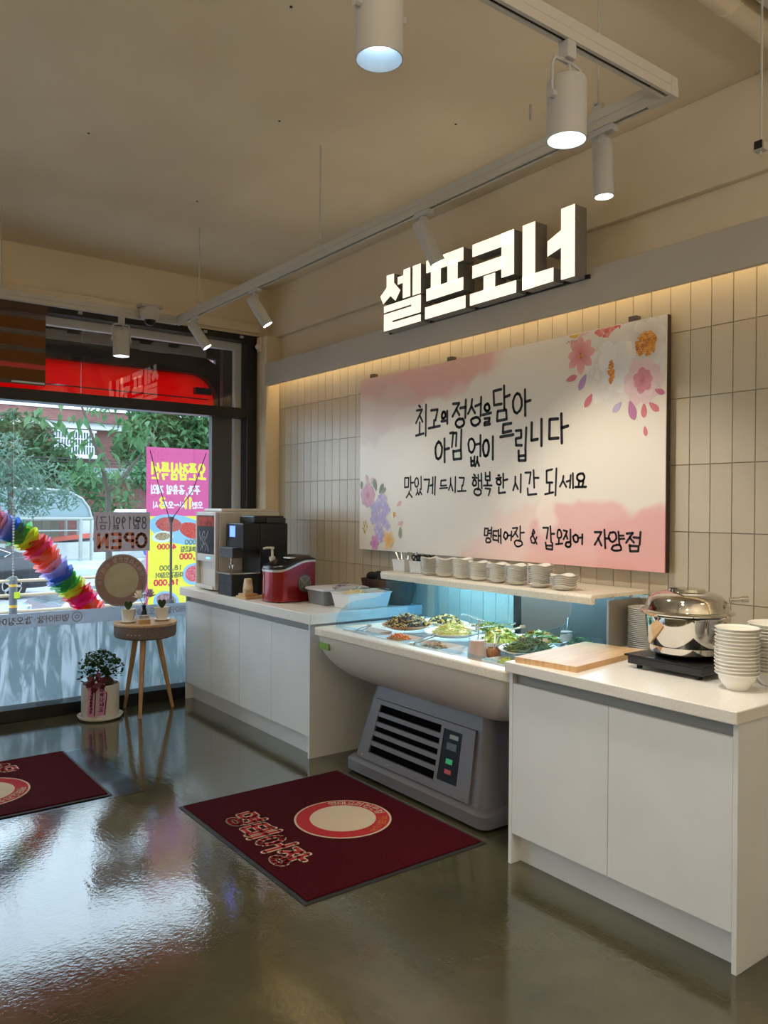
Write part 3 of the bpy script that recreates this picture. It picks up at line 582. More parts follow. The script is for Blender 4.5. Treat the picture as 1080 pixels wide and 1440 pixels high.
# pipe, casing and loose rod by the ceiling corner
pp = thing('ceiling_pipe', 'insulated round pipe running under the ceiling', 'pipe', (3.0, 1.5, 3.26))
part(MB().tube([(-4, 1.5, 3.325), (W, 1.5, 3.325)], .06, 20), 'pipe', PAINT, pp, smooth=True)
for x in (2.62, 3.0, 1.5): part(MB().tube([(x, 1.5, 3.325), (x+.012, 1.5, 3.325)], .063, 20), 'coupling', PAINT, pp, smooth=True)
part(MB().box(2.98, 3.02, 1.48, 1.52, 3.36, CZ), 'pipe_clamp', PAINT, pp)
du = MB().box(1.2, W-.05, .35, 1.40, 3.25, CZ-.002).build('ceiling_duct', SOF, bevel=.01); tag(du, 'white boxed casing under the ceiling beside the pipe', 'duct')
rd = thing('ceiling_rod', 'thin hanging rod with a small bracket near the pipe', 'rod', (2.6, 1.37, 2.72))
part(MB().tube([(2.6, 1.373, 2.72), (2.6, 1.373, 3.26)], .004, 8), 'rod', TRK, rd)
part(MB().box(2.585, 2.615, 1.355, 1.391, 2.735, 2.76), 'bracket', TRK, rd); part(MB().box(2.58, 2.585, 1.36, 1.386, 2.74, 2.765), 'bracket_end', SLOT, rd)
# security camera and motion sensor
cx_, cy_, cz_ = 1.97, 5.31, 2.795
cc = thing('security_camera', 'white dome security camera fixed to the lighting track by the window', 'camera', (cx_, cy_, cz_))
part(MB().box(cx_-.075, cx_+.075, cy_-.05, TYb-.018, cz_+.09, cz_+.112), 'mount_plate', mat('camera_grey', C(176, 168, 156), .5), cc, bevel=.004)
part(MB().lathe([(.06, .095), (.066, .08), (.066, .045), (.056, .02), (.045, .01)], 24, (cx_, cy_, cz_)), 'housing', LAMPW, cc, smooth=True)
part(MB().lathe([(.042, .015), (.036, -.008), (.02, -.024), (.001, -.028)], 20, (cx_, cy_, cz_)), 'dome', BLKPL, cc, smooth=True)
ms = thing('motion_sensor', 'small white motion sensor on the cream pillar', 'sensor', (3.2, 6.07, 2.9))
part(MB().box(3.2, 3.2255, 6.035, 6.105, 2.86, 2.985), 'body', PAINT, ms, bevel=.01)
part(MB().blob((3.2, 6.07, 2.9), .026, 12, 8), 'lens', mat('sensor_lens', C(226, 222, 210), .3), ms, smooth=True)

# ------------------------------------------------------------------ cabinets and worktops
GAPM = mat('cabinet_recess', C(150, 152, 152), .5)
def cabinet(label, x0, y0, y1, ztop, doors):
    t = thing('base_cabinet', label, 'cabinet', (x0+.3, (y0+y1)/2, 0)); th = .018
    m = MB(); m.box(x0+.025, W-.02, y0+th, y1-th, .13, ztop-.002); part(m, 'carcass', GAPM, t)
    for a, b in ((y0, y0+th), (y1-th, y1)): part(MB().box(x0, W-.005, a, b, 0, ztop-.001), 'side_panel', WHITE, t, bevel=.0012)
    part(MB().box(x0+.06, x0+.075, y0+th, y1-th, .0, .13), 'toe_kick', WHITE, t)
    n = doors; wd = (y1-y0-2*th)/n
    for i in range(n):
        a = y0+th+i*wd; d = part(MB().box(x0+.002, x0+.02, a+.0015, a+wd-.0015, .133, ztop-.048), 'door', WHITE, t, bevel=.0012)
    part(MB().box(x0+.03, x0+.034, y0+th, y1-th, ztop-.05, ztop-.002), 'finger_pull', mat('pull_channel', C(140, 146, 150), .4, .3), t)
    return t
cabinet('long white cabinet with four plain doors under the coffee machines', 2.53, 4.11, 6.0, .828, 4)
cabinet('white cabinet with two plain doors under the steaming pot', 2.49, 1.372, 2.405, .828, 2)
lw = MB().box(2.485, W-.002, 4.03, 6.016, .828, .892).build('worktop', STONE, bevel=.004); tag(lw, 'white speckled worktop carrying the coffee machines', 'worktop')
rw = MB().box(2.468, W-.002, 1.365, 2.414, .828, .873).build('worktop', STONE, bevel=.004); tag(rw, 'white speckled worktop carrying the pot and bowls', 'worktop')
ZL, ZR = .892, .873
# far unit just beside the right cabinet
uc = MB().box(2.95, W-.01, .62, 1.30, 0, .80).build('side_unit', mat('side_unit_grey', C(170, 176, 180), .4), bevel=.006); tag(uc, 'grey low unit beside the end panel of the right cabinet', 'unit')

# ------------------------------------------------------------------ refrigerated salad bar
sb = thing('salad_bar', 'refrigerated salad bar with a bathtub shaped body and serving shelf', 'salad bar', (2.9, 3.2, 0))
TUB = mat('tub_gelcoat', C(205, 198, 186), .35)
RIM = mat('rim_stone', C(240, 232, 216), .3, col2=C(230, 220, 202), scale=120, detail=1)
WELL = mat('well_liner', C(232, 238, 244), .3)
def rrect(x0, x1, y0, y1, z, r, n=6):
    P_ = []
    for cx_, cy_, a0 in ((x1-r, y1-r, 0), (x0+r, y1-r, PI/2), (x0+r, y0+r, PI), (x1-r, y0+r, 1.5*PI)):
        for i in range(n+1):
            a = a0+i*PI/2/n; P_.append((cx_+r*math.cos(a), cy_+r*math.sin(a), z))
    return P_
YA, YZ = 2.425, 4.005; XA, XZ = 2.495, 3.34
R = [rrect(XA+i, XZ-i*.3, YA+i*1.05, YZ-i*1.05, z, .03+i*.5) for z, i in ((.772, .012), (.74, .014), (.70, .02), (.65, .04), (.60, .075), (.555, .125), (.52, .19), (.498, .27), (.49, .36))]
m = MB(); m.rings(R[::-1], True, True); part(m, 'tub', TUB, sb, smooth=True, fixn=True)
def ringframe(mb, o, i, z0, z1):
    (ox0, ox1, oy0, oy1), (ix0, ix1, iy0, iy1) = o, i
    vs = []
    for z in (z0, z1):
        vs += [(ox0, oy0, z), (ox1, oy0, z), (ox1, oy1, z), (ox0, oy1, z), (ix0, iy0, z), (ix1, iy0, z), (ix1, iy1, z), (ix0, iy1, z)]
    fs_ = []
    for k in range(4):
        n = (k+1) % 4; fs_ += [(8+k, 8+n, 12+n, 12+k), (k, 4+k, 4+n, n), (k, n, 8+n, 8+k), (4+k, 12+k, 12+n, 4+n)]
    mb.idx(vs, fs_)
m = MB(); ringframe(m, (XA, XZ, YA, YZ), (2.57, 3.25, 2.5, 3.925), .772, .822); part(m, 'rim', RIM, sb, bevel=.008, seg=3)
part(MB().box(2.57, 3.25, 2.5, 3.925, .766, .782), 'well_floor', WELL, sb)
part(MB().box(XA+.008, XA+.022, 3.862, 3.965, .70, .738), 'green_sticker', mat('green_sticker', C(120, 160, 40), .5), sb)
# front lip of clear acrylic along the tray edge
GB = glass_mat('blue_guard_glass', (.80, .93, 1, 1), 1.5)
part(MB().box(2.60, 2.606, 2.52, 3.9, .822, .836), 'front_lip', GB, sb)
gp = [(2.60, .822), (2.605, .87), (2.63, .915), (2.68, .95), (2.75, .968), (2.88, .975), (2.945, .99), (2.975, 1.03), (2.985, 1.1), (3.3, 1.1), (3.3, .822)]
for y in (3.93, 2.475):
    part(MB().prism(gp, lambda u, v, h, y=y: (u, y+h, v), 0, .006), 'end_guard', GB, sb)
SHX0, SHY0, SHY1, SHZ = 2.9, 2.3, 3.9, 1.142
prof = [(SHX0+.012, SHZ), (SHX0, SHZ-.012), (SHX0+.012, SHZ-.042), (3.345, SHZ-.042), (3.345, SHZ)]
prof = [(SHX0+.012, SHZ), (SHX0, SHZ-.012), (SHX0+.008, SHZ-.046), (SHX0+.03, SHZ-.046), (SHX0+.034, SHZ-.02), (3.345, SHZ-.02), (3.345, SHZ)]
m = MB(); m.prism(prof[::-1], lambda u, v, h: (u, h, v), SHY0, SHY1); part(m, 'shelf', RIM, sb, bevel=.004)
for q in (3.06, 3.2):
    part(MB().tube([(q, SHY0-.004, SHZ-.022), (q, SHY0+.01, SHZ-.022)], .006, 10), 'shelf_screw', STEEL, sb)
part(MB().box(3.09, 3.34, 2.345, 2.357, .874, 1.1), 'shelf_support', mat('support_grey', C(150, 144, 136), .4), sb)
part(MB().box(3.09, 3.34, 3.85, 3.862, .822, 1.1), 'shelf_support', GB, sb)
part(MB().box(3.3, 3.306, 2.36, 3.1, .824, 1.1), 'back_panel', mat('dark_back_panel', C(86, 80, 74), .25), sb)
part(MB().box(3.3, 3.306, 3.1, 3.16, .824, 1.1), 'back_panel', BLKPL, sb)
part(MB().box(3.3, 3.304, 3.16, 3.85, .824, 1.1), 'back_glass', GB, sb)
LEDB = mat('cool_led', (1, 1, 1, 1), .4, emis=(.42, .74, 1, 1), estr=15)
part(MB().tube([(2.965, 2.45, 1.11), (2.965, 3.82, 1.11)], .007, 8), 'led_tube', LEDB, sb)
part(MB().tube([(3.2, 2.45, 1.112), (3.2, 3.82, 1.112)], .007, 8), 'led_tube', LEDB, sb)
# compressor base
R = [rrect(2.6, 3.2, 2.665, 3.83, .018, .05), rrect(2.6, 3.2, 2.665, 3.83, .075, .05), rrect(2.618, 3.19, 2.68, 3.812, .095, .05), rrect(2.632, 3.18, 2.695, 3.795, .1, .06), rrect(2.71, 3.12, 2.745, 3.735, .44, .06), rrect(2.73, 3.11, 2.765, 3.71, .52, .06)]
m = MB(); m.rings(R, True, True); part(m, 'compressor_housing', GREYPL, sb, smooth=True, fixn=True)
for x in (2.68, 3.12):
    for y in (2.74, 3.75): part(MB().lathe([(.025, 0), (.025, .02)], 12, (x, y, 0)), 'foot', BLKPL, sb)
def fF(u, v, h):
    Yl = 3.735+(3.685-3.735)*v; Yr = 2.765+(2.80-2.765)*v
    return (2.632+(2.7095-2.632)*v-h-.001, Yl+(Yr-Yl)*u, .105+(.438-.105)*v)
def frect(mb, u0, u1, v0, v1, h0, h1): mb.prism([(u0, v0), (u1, v0), (u1, v1), (u0, v1)], fF, h0, h1)
m = MB()
PD = .014
for (a, b, c, d) in ((.03, .10, .0, 1), (.69, .715, 0, 1), (.87, .97, 0, 1), (.10, .69, 0, .12), (.10, .69, .93, 1), (.715, .87, 0, .16), (.715, .87, .9, 1)): frect(m, a, b, c, d, -.002, PD)
part(m, 'grille_panel', GREYPL, sb)
m = MB(); frect(m, .10, .69, .12, .93, -.002, .002); part(m, 'grille_recess', mat('recess_black', C(4, 4, 5), .95, spec=.05), sb)
for k in range(4):
    v0 = .12+.81*(k+1)/5-.035
    m = MB(); frect(m, .10, .69, v0, v0+.07, -.001, PD-.002); part(m, 'louver', GREYPL, sb)
m = MB(); frect(m, .715, .87, .16, .9, -.001, .011); cp = part(m, 'control_panel', mat('panel_black', C(10, 10, 12), .5, spec=.2), sb)
for nm, a, b, c, d, mm in (('digital_display', .755, .835, .62, .72, mat('lcd_grey', C(70, 74, 76), .3)), ('green_switch', .765, .815, .42, .49, mat('green_lamp', C(20, 120, 60), .4, emis=(.05, .6, .2, 1), estr=.12)), ('red_switch', .765, .815, .28, .34, mat('red_lamp', C(150, 40, 40), .4, emis=(.7, .1, .08, 1), estr=.06)), ('panel_print', .77, .84, .78, .84, mat('panel_print', C(150, 152, 150), .5))):
    m = MB(); frect(m, a, b, c, d, .011, .0135); part(m, nm, mm, cp)
m = MB()
for u in (.05, .3, .55, .93):
    p = fF(u, .05, .014); m.blob(p, .006, 8, 4)
part(m, 'panel_screw', CHROME, sb)

# ------------------------------------------------------------------ dishes, food, tongs
def food(label, x, y, z, rx, ry, h, mats, n, kind, rot=0, cat='food'):
    m = MB(); mx = len(mats)
    m.mi = 0; m.lathe([(.92, 0), (.8, .35*h), (.45, .75*h), (.001, .9*h)], 20, (0, 0, 0), sx=rx, sy=ry)
    for i in range(n):
        a = random.uniform(0, 2*PI); q = math.sqrt(random.random())*.95
        px, py = rx*q*math.cos(a), ry*q*math.sin(a); pz = h*(1-q*q)*.85+random.uniform(-.003, .006)
        m.mi = random.randrange(mx)
        T = Matrix.Translation((px, py, max(.004, pz))) @ Euler((random.uniform(-.7, .7), random.uniform(-.7, .7), random.uniform(0, PI))).to_matrix().to_4x4()
        if kind == 'strip':
            l = random.uniform(.014, .03); k = random.uniform(-.006, .006)
            m.tube([T @ Vector((-l, 0, 0)), T @ Vector((-l*.3, k, .002)), T @ Vector((l*.3, -k, .003)), T @ Vector((l, k*.5, 0))], .0024, 4)
        elif kind == 'leaf':
            l = random.uniform(.012, .022); b = l*.5
            m.idx([T @ Vector(p) for p in ((-l, 0, 0), (0, b, .005), (l, 0, .001), (0, -b, .005), (0, 0, .002))], [(0, 4, 1), (1, 4, 2), (2, 4, 3), (3, 4, 0)])
        else:
            l = random.uniform(.005, .010); m.box(-l, l, -l*.7, l*.7, -l*.4, l*.4, T)
    o = m.build('food_portion', mats); o.location = (x, y, z); o.rotation_euler = (0, 0, rot); tag(o, label, cat, kind='stuff'); return o
FC = lambda n, *c: mat('food_'+n, C(*c), .45)
BK, YL, PALE, GR, DG, ORG, BRN, LG = FC('black', 42, 34, 30), FC('yellow', 214, 176, 74), FC('pale', 216, 200, 150), FC('green', 96, 128, 48), FC('dark_green', 62, 84, 40), FC('orange', 214, 128, 44), FC('brown', 128, 78, 44), FC('light_green', 168, 188, 84)
def oval_plate(label, x, y, z, rx, ry, rot=0, m=CERAM, h=.022):
    b = MB(); b.lathe([(.62, 0), (.66, 0), (.85, h*.6), (1, h), (1.0, h+.003), (.84, h*.6+.004), (.62, .006), (.001, .006)], 36, sx=rx, sy=ry)
    o = b.build('serving_plate', m, smooth=True); o.location = (x, y, z); o.rotation_euler = (0, 0, rot); return tag(o, label, 'plate')
ZW = .783
# front trays
def tray(label, x0, x1, y0, y1, z, h, m, cat='tray', nm='tray', th=.003, flare=.008):
    b = MB()
    o_, i_ = (x0, x1, y0, y1), (x0+th, x1-th, y0+th, y1-th)
    R = []
    def rc(x0, x1, y0, y1, z): return rrect(x0, x1, y0, y1, z, .012, 3)
    R = [rc(x0+flare, x1-flare, y0+flare, y1-flare, z), rc(x0, x1, y0, y1, z+h), rc(x0+th, x1-th, y0+th, y1-th, z+h), rc(x0+flare+th, x1-flare-th, y0+flare+th, y1-flare-th, z+th)]
    b.rings(R, True, True)
    o = b.build(nm, m, loc=((x0+x1)/2, (y0+y1)/2, z), smooth=True, fixn=True); return tag(o, label, cat)
CLR = glass_mat('clear_plastic', (.93, .96, .98, 1), 1.4, .05)
WPL = mat('white_plastic', C(232, 232, 230), .35)
tray('white tray of orange kimchi near the coffee counter', 2.6, 2.79, 3.33, 3.55, ZW, .035, WPL); food('orange pickled radish in the white tray', 2.695, 3.44, ZW+.004, .07, .08, .05, [ORG, FC('deep_orange', 196, 96, 30)], 150, 'bit')
tray('empty shallow white tray along the salad bar front beside the glass guard', 2.61, 2.79, 3.62, 3.88, ZW, .035, WPL)
tray('shallow tray of brown fish cake along the salad bar front', 2.61, 2.80, 3.02, 3.27, ZW, .035, WPL); food('brown fish cake strips in shallow tray', 2.705, 3.145, ZW+.004, .07, .09, .028, [BRN, PALE, FC('tan', 176, 146, 104)], 110, 'strip')
tray('clear plastic tray with light green cucumber by the right worktop', 2.60, 2.77, 2.52, 2.70, ZW, .04, WPL); food('light green cucumber pieces in tray', 2.685, 2.61, ZW+.004, .06, .06, .045, [LG, YL], 80, 'bit')
PLT = mat('terracotta_plate', C(206, 150, 100), .35)
oval_plate('shallow orange rimmed plate under the black mushrooms', 2.88, 3.60, ZW+.05, .165, .14, .3, PLT); food('black mushroom and noodle salad on the orange plate', 2.88, 3.60, ZW+.057, .135, .115, .075, [BK, BK, PALE, YL], 330, 'strip')
oval_plate('white oval plate of pale bean sprouts in the middle of salad bar', 2.92, 3.25, ZW+.05, .17, .155, .2); food('pale yellow bean sprouts on oval plate', 2.92, 3.26, ZW+.057, .11, .09, .055, [PALE, YL, LG], 300, 'strip')
oval_plate('white oval plate of dark mushroom and egg at the back beside the glass guard', 3.13, 3.54, ZW+.05, .10, .17, 0); food('dark mushrooms with egg pieces on back plate', 3.13, 3.54, ZW+.057, .08, .14, .06, [BK, DG, YL, PALE], 260, 'bit')
oval_plate('white oval plate of chopped greens at the back of the salad bar', 3.14, 3.17, ZW+.05, .10, .15, 0); food('chopped green herbs with yellow bits on back plate', 3.14, 3.17, ZW+.057, .08, .12, .055, [DG, GR, YL, GR], 260, 'bit')
oval_plate('deep white dish of yellow and green vegetables in the middle', 2.93, 2.91, ZW+.03, .16, .14, .2, h=.045); food('yellow and green vegetable salad in deep dish', 2.95, 2.92, ZW+.05, .12, .10, .08, [LG, YL, GR, PALE], 220, 'leaf')
oval_plate('white oval plate of bright green lettuce under the shelf', 3.12, 2.80, ZW+.05, .11, .16, 0); food('bright green lettuce with orange carrot bits', 3.12, 2.80, ZW+.057, .09, .13, .055, [GR, LG, GR, ORG], 240, 'leaf')
oval_plate('white oval plate of dark green stems behind the cutting board', 2.85, 2.63, ZW+.055, .17, .135, .35); food('dark green seasoned stems on oval plate', 2.85, 2.63, ZW+.062, .13, .10, .06, [DG, GR, FC('olive', 92, 92, 44)], 330, 'strip')
oval_plate('small round white dish of dark seaweed beside the shelf support', 3.16, 2.56, ZW+.04, .08, .08, 0); food('dark green seaweed in small dish', 3.16, 2.56, ZW+.047, .066, .066, .06, [DG, GR], 200, 'strip')
def pitcher(x, y, z, label, h=.12, r=.042):
    t = thing('sauce_pitcher', label, 'pitcher', (x, y, z))
    PKM = mat('pink_dressing', C(236, 190, 168), .35)
    part(MB().lathe([(r*.9, .002), (r*1.02, .03), (r*.78, h*.72)], 24, (x, y, z)), 'dressing', PKM, t, smooth=True)
    b = MB(); b.lathe([(r*.95, 0), (r*1.08, .03), (r*.84, h*.72), (r*.92, h), (r*.88, h), (r*.81, h*.72), (r*1.04, .032), (r*.92, .003)], 24, (x, y, z), cap0=False, cap1=False); part(b, 'glass_body', CLR, t, smooth=True)
    part(MB().tube([(x+.008, y+.005, z+h*.6), (x+.014, y, z+h*1.35)], .0035, 6), 'ladle', CHROME, t)
pitcher(2.665, 2.79, ZW, 'clear pitcher of pink dressing at the front of the salad bar', .155, .047)
pitcher(3.2, 2.69, ZW+.04, 'clear pitcher of pink dressing at the back by the shelf support', .11, .036)
jr = thing('fork_jar', 'round brown jar with steel forks next to the dressing', 'jar', (2.75, 2.77, ZW))
part(MB().lathe([(.03, 0), (.04, .02), (.04, .05), (.033, .068), (.029, .068), (.03, .02), (.001, .018)], 20, (2.75, 2.77, ZW)), 'jar', mat('brown_glaze', C(150, 92, 58), .25, col2=C(196, 150, 110), scale=14), jr, smooth=True)
for k, (dx, dy) in enumerate(((.02, -.03), (-.005, -.045), (.03, .01))): part(MB().tube([(2.75, 2.77, ZW+.025), (2.75+dx*.7, 2.77+dy*.7, ZW+.085), (2.75+dx, 2.77+dy, ZW+.13)], .003, 6), 'fork', CHROME, jr)
def tongs0(label):
    t = thing('serving_tongs', label, 'tongs', world=False)
    b = MB()
    for s_ in (-1, 1):
        pts = [(-.105, 0, .006), (-.08, .012*s_, .006), (.02, .018*s_, .008), (.08, .014*s_, .006)]
        for (p, q) in zip(pts, pts[1:]): b.idx([(p[0], p[1]-.005, p[2]), (p[0], p[1]+.005, p[2]), (q[0], q[1]+.005, q[2]), (q[0], q[1]-.005, q[2]), (p[0], p[1]-.005, p[2]+.003), (p[0], p[1]+.005, p[2]+.003), (q[0], q[1]+.005, q[2]+.003), (q[0], q[1]-.005, q[2]+.003)], [(0, 1, 2, 3), (7, 6, 5, 4), (0, 3, 7, 4), (1, 5, 6, 2), (0, 4, 5, 1), (3, 2, 6, 7)])
    b.build('arm', CHROME, t)
    b = MB(); b.box(-.118, -.1, -.012, .012, .002, .016); b.build('spring_end', STEEL, t)
    b = MB()
    for s_ in (-1, 1): b.lathe([(.001, 0), (.014, .001), (.016, .005), (.001, .004)], 10, (.09, .014*s_, .004))
    b.build('scoop', CHROME, t); return t
tg = tongs0('steel tongs lying across the empty front tray by the glass guard'); tg.location = (2.66, 3.73, .825); tg.rotation_euler = (0, .0, -2.5)
GRP = 'steel serving tongs on the salad bar'; tg['group'] = GRP
dup(tg, (2.70, 3.22, .83), (0, -.12, .2), 'steel tongs lying across the fish cake tray', GRP)
dup(tg, (2.98, 3.15, 0.890), (0, -.2, -2.3), 'steel tongs resting on the bean sprout plate', GRP)
dup(tg, (3.06, 3.05, 0.892), (0, -.15, -.9), 'steel tongs between the green herbs and the lettuce plate', GRP)
dup(tg, (2.97, 2.84, 0.907), (0, .25, 1.2), 'steel tongs standing in the deep vegetable dish', GRP)
dup(tg, (3.09, 2.67, 0.890), (0, -.2, -1.3), 'steel tongs on the lettuce plate beside the back pitcher', GRP)
dup(tg, (2.85, 2.55, 0.902), (0, .15, .9), 'steel tongs on the plate of dark green stems', GRP)
dup(tg, (3.17, 3.32, 0.887), (0, -.2, 1.9), 'steel tongs on the back edge between mushrooms and herbs', GRP)

# ------------------------------------------------------------------ shelf: cutlery boxes and stacks of dishes
SZ = SHZ+.001
for i, (y, lb) in enumerate(((3.83, 'white cutlery box of steel tongs at the end of the shelf'), (3.665, 'white cutlery box of black handled scissors next to the dishes'))):
    t = thing('cutlery_box', lb, 'box', (3.06, y, SZ))
    b = MB(); x0, x1, y0, y1 = 2.985, 3.13, y-.062, y+.062; h = .072; th = .004; fl_ = .008
    q = lambda a, z: [(x0+a, y0+a, z), (x1-a, y0+a, z), (x1-a, y1-a, z), (x0+a, y1-a, z)]
    b.rings([q(fl_, SZ), q(0, SZ+h), q(th, SZ+h), q(fl_+th, SZ+th)]); part(b, 'box', WPL, t, bevel=.002)
for k in range(3):
    t = thing('serving_tongs', 'steel tongs sticking up out of the end cutlery box', 'tongs', (3.04, 3.82, SZ+.01), 'tongs in the end cutlery box')
    x, y = 3.03+.03*k, 3.85-.02*k
    part(MB().tube([(x, y, SZ+.012), (x-.01, y+.02, SZ+.07), (x-.02, y+.035-.02*k, SZ+.115)], .005, 6), 'arm', CHROME, t, smooth=True)
    part(MB().tube([(x, y, SZ+.012), (x+.012, y+.008, SZ+.07), (x+.01, y+.015-.02*k, SZ+.118)], .005, 6), 'arm', CHROME, t, smooth=True)
for k in range(6):
    x, y = 3.015+.016*k, 3.695-.026*(k % 3); a = random.uniform(-.6, .6)
    t = thing('kitchen_scissors', 'black handled scissors standing in the cutlery box', 'scissors', (x, y, SZ+.006), 'scissors in the second cutlery box')
    part(MB().tube([(x, y, SZ+.008), (x, y, SZ+.065)], .004, 6), 'blade', STEEL, t)
    for s_ in (-1, 1): part(MB().tube([(x+.004*s_+.016*math.cos(q*PI/4)*math.cos(a), y+.016*s_+.013*math.cos(q*PI/4)*math.sin(a)+.01*math.sin(q*PI/4)*s_, SZ+.085+.018*math.sin(q*PI/4)) for q in range(8)], .0045, 6, closed=True), 'handle', BLKPL, t, smooth=True)
def small_dish():
    b = MB(); n = 28; R = []
    for r, z, wv in ((.026, 0, 0), (.03, 0, 0), (.044, .009, .0005), (.0575, .0215, .0042), (.0605, .0235, .0045), (.06, .025, .0045), (.045, .0125, .0005), (.028, .004, 0), (.001, .004, 0)):
        R.append([(r*(1+.07*math.cos(4*2*PI*j/n)*(1 if wv else 0))*math.cos(2*PI*j/n), r*(1+.07*math.cos(4*2*PI*j/n)*(1 if wv else 0))*math.sin(2*PI*j/n), z+wv*math.cos(4*2*PI*j/n)) for j in range(n)])
    b.rings(R); return b.build('side_dish', CERAM, smooth=True)
d0 = small_dish(); first = True
ordn = ['first', 'second', 'third', 'fourth', 'fifth', 'sixth', 'seventh', 'last']
STK = [(2.98, 3.52, 9, .95), (2.98, 3.385, 9, .97), (2.98, 3.24, 10, 1), (2.98, 3.105, 9, 1), (2.98, 2.965, 9, 1), (2.98, 2.83, 9, 1.03), (2.985, 2.675, 10, 1.08), (2.98, 2.52, 6, 1.1)]
for i, (x, y, n, k) in enumerate(STK):
    for j in range(n):
        o = d0 if first else d0.copy()
        if not first: COL.objects.link(o)
        first = False
        tilt = .03 if j < n-1 else .09
        o.location = (x+random.uniform(-.002, .002), y+random.uniform(-.002, .002), SZ+j*.0096); o.rotation_euler = (random.uniform(-.012, .012), random.uniform(-.012, .012), random.choice((0, .1, .15))+i*.05); o.scale = (k, k, 1)
        tag(o, ('small white wavy dish on top of the %s stack from the cutlery boxes' if j == n-1 else 'small white wavy dish in the %s stack from the cutlery boxes') % ordn[i], 'dish', 'small dishes in the %s stack from the cutlery boxes' % ordn[i])

# ------------------------------------------------------------------ right worktop
def round_stack(name, prof, x, y, z, n, step, label, top, cat, group, k=28):
    b = MB(); b.lathe(prof, k); o0 = b.build(name, CERAM, smooth=True)
    for j in range(n):
        o = o0 if j == 0 else o0.copy()
        if j: COL.objects.link(o)
        o.location = (x+random.uniform(-.0015, .0015), y+random.uniform(-.0015, .0015), z+j*step); o.rotation_euler = (random.uniform(-.01, .01), random.uniform(-.01, .01), 0)
        tag(o, top if j == n-1 else label, cat, group)
bowl = [(.034, 0), (.038, 0), (.04, .004), (.064, .038), (.0675, .052), (.077, .0578), (.0785, .0605), (.077, .0615), (.0655, .054), (.061, .039), (.038, .008), (.001, .007)]
round_stack('soup_bowl', bowl, 2.79, 1.545, ZR+.0005, 14, .0128, 'white bowl in the stack beside the induction cooker', 'topmost white bowl of the stack beside the induction cooker', 'bowl', 'bowls stacked beside the cooker')
bowl2 = [(.045, 0), (.05, 0), (.052, .004), (.078, .036), (.084, .046), (.096, .0545), (.0985, .057), (.096, .058), (.082, .048), (.075, .037), (.05, .008), (.001, .007)]
round_stack('soup_bowl', bowl2, 2.98, 1.50, ZR+.0005, 15, .0125, 'wide white bowl in the taller stack near the wall', 'topmost wide white bowl of the taller stack near the wall', 'bowl', 'wide bowls stacked near the wall')
plate = [(.05, 0), (.055, 0), (.06, .003), (.086, .0105), (.089, .0125), (.0885, .014), (.06, .006), (.001, .005)]
round_stack('dinner_plate', plate, 3.235, 2.235, ZR+.0005, 22, .0088, 'white plate in the stack behind the pot', 'topmost white plate of the stack behind the pot', 'plate', 'plates stacked behind the pot')
cb = thing('cutting_board', 'pale wooden cutting board on the edge of the right worktop', 'cutting board', (2.79, 2.262, ZR), world=False); cb.rotation_euler = (0, 0, .14)
WOOD = mat('bamboo_wood', C(222, 184, 134), .45, col2=C(204, 160, 108), scale=5, stretch=(.6, 14, 1), detail=5)
for k in range(6):
    MB().box(-.285, .285, -.15+k*.05, -.15+(k+1)*.05-.0002, .0, .024).build('plank', WOOD, cb)
ic = thing('induction_cooker', 'flat black induction cooker under the steel pot', 'cooker', (2.955, 1.855, ZR))
part(MB().box(2.795, 3.115, 1.685, 2.025, ZR+.018, ZR+.05), 'body', mat('cooker_dark', C(38, 38, 40), .35), ic, bevel=.004)
part(MB().box(2.785, 3.125, 1.675, 2.035, ZR+.05, ZR+.058), 'glass_top', BLKPL, ic, bevel=.002)
for x in (2.83, 3.08):
    for y in (1.72, 1.99): part(MB().lathe([(.011, 0), (.013, .02)], 12, (x, y, ZR)), 'foot', BLKPL, ic)
pz = ZR+.0585; px, py = 2.965, 1.86
pt = thing('stock_pot', 'large polished steel pot with domed lid on the cooker', 'pot', (px, py, pz))
part(MB().lathe([(.1, 0), (.125, .004), (.14, .02), (.148, .045), (.153, .05), (.166, .165), (.176, .172), (.18, .176), (.176, .178), (.163, .168), (.145, .02), (.001, .012)], 48, (px, py, pz)), 'pot_body', CHROME, pt, smooth=True)
lid = part(MB().lathe([(.183, .176), (.186, .181), (.18, .187), (.168, .19), (.164, .2), (.155, .228), (.135, .25), (.1, .262), (.06, .266), (.001, .267)], 48, (px, py, pz)), 'lid', CHROME, pt, smooth=True)
part(MB().tube([(px+.06, py-.15, pz+.238), (px+.09, py-.185, pz+.242)], .011, 12), 'lid_handle', CHROME, lid, smooth=True)
part(MB().tube([(px+.09, py-.185, pz+.242), (px+.105, py-.205, pz+.244)], .014, 12), 'handle_cap', STEEL, lid, smooth=True)
part(MB().lathe([(.075, .264), (.07, .275), (.03, .28), (.001, .28)], 32, (px, py, pz)), 'lid_crown', CHROME, lid, smooth=True)
for s_ in (-1, 1): part(MB().tube([(px-.09*s_*0, py+.17*s_, pz+.14), (px+.0, py+.2*s_, pz+.143), (px+.03, py+.2*s_, pz+.143), (px+.04, py+.17*s_, pz+.14)], .005, 8), 'side_handle', CHROME, pt, smooth=True)
wc = MB().tube([(W-.006, 1.62, 1.20), (W-.008, 1.57, 1.235), (W-.006, 1.53, 1.25), (W-.006, 1.515, 1.21)], .0012, 5).build('thin_wire', mat('wire_grey', C(190, 184, 172), .5)); tag(wc, 'thin pale wire sticking out against the tiles above the bowls', 'wire')

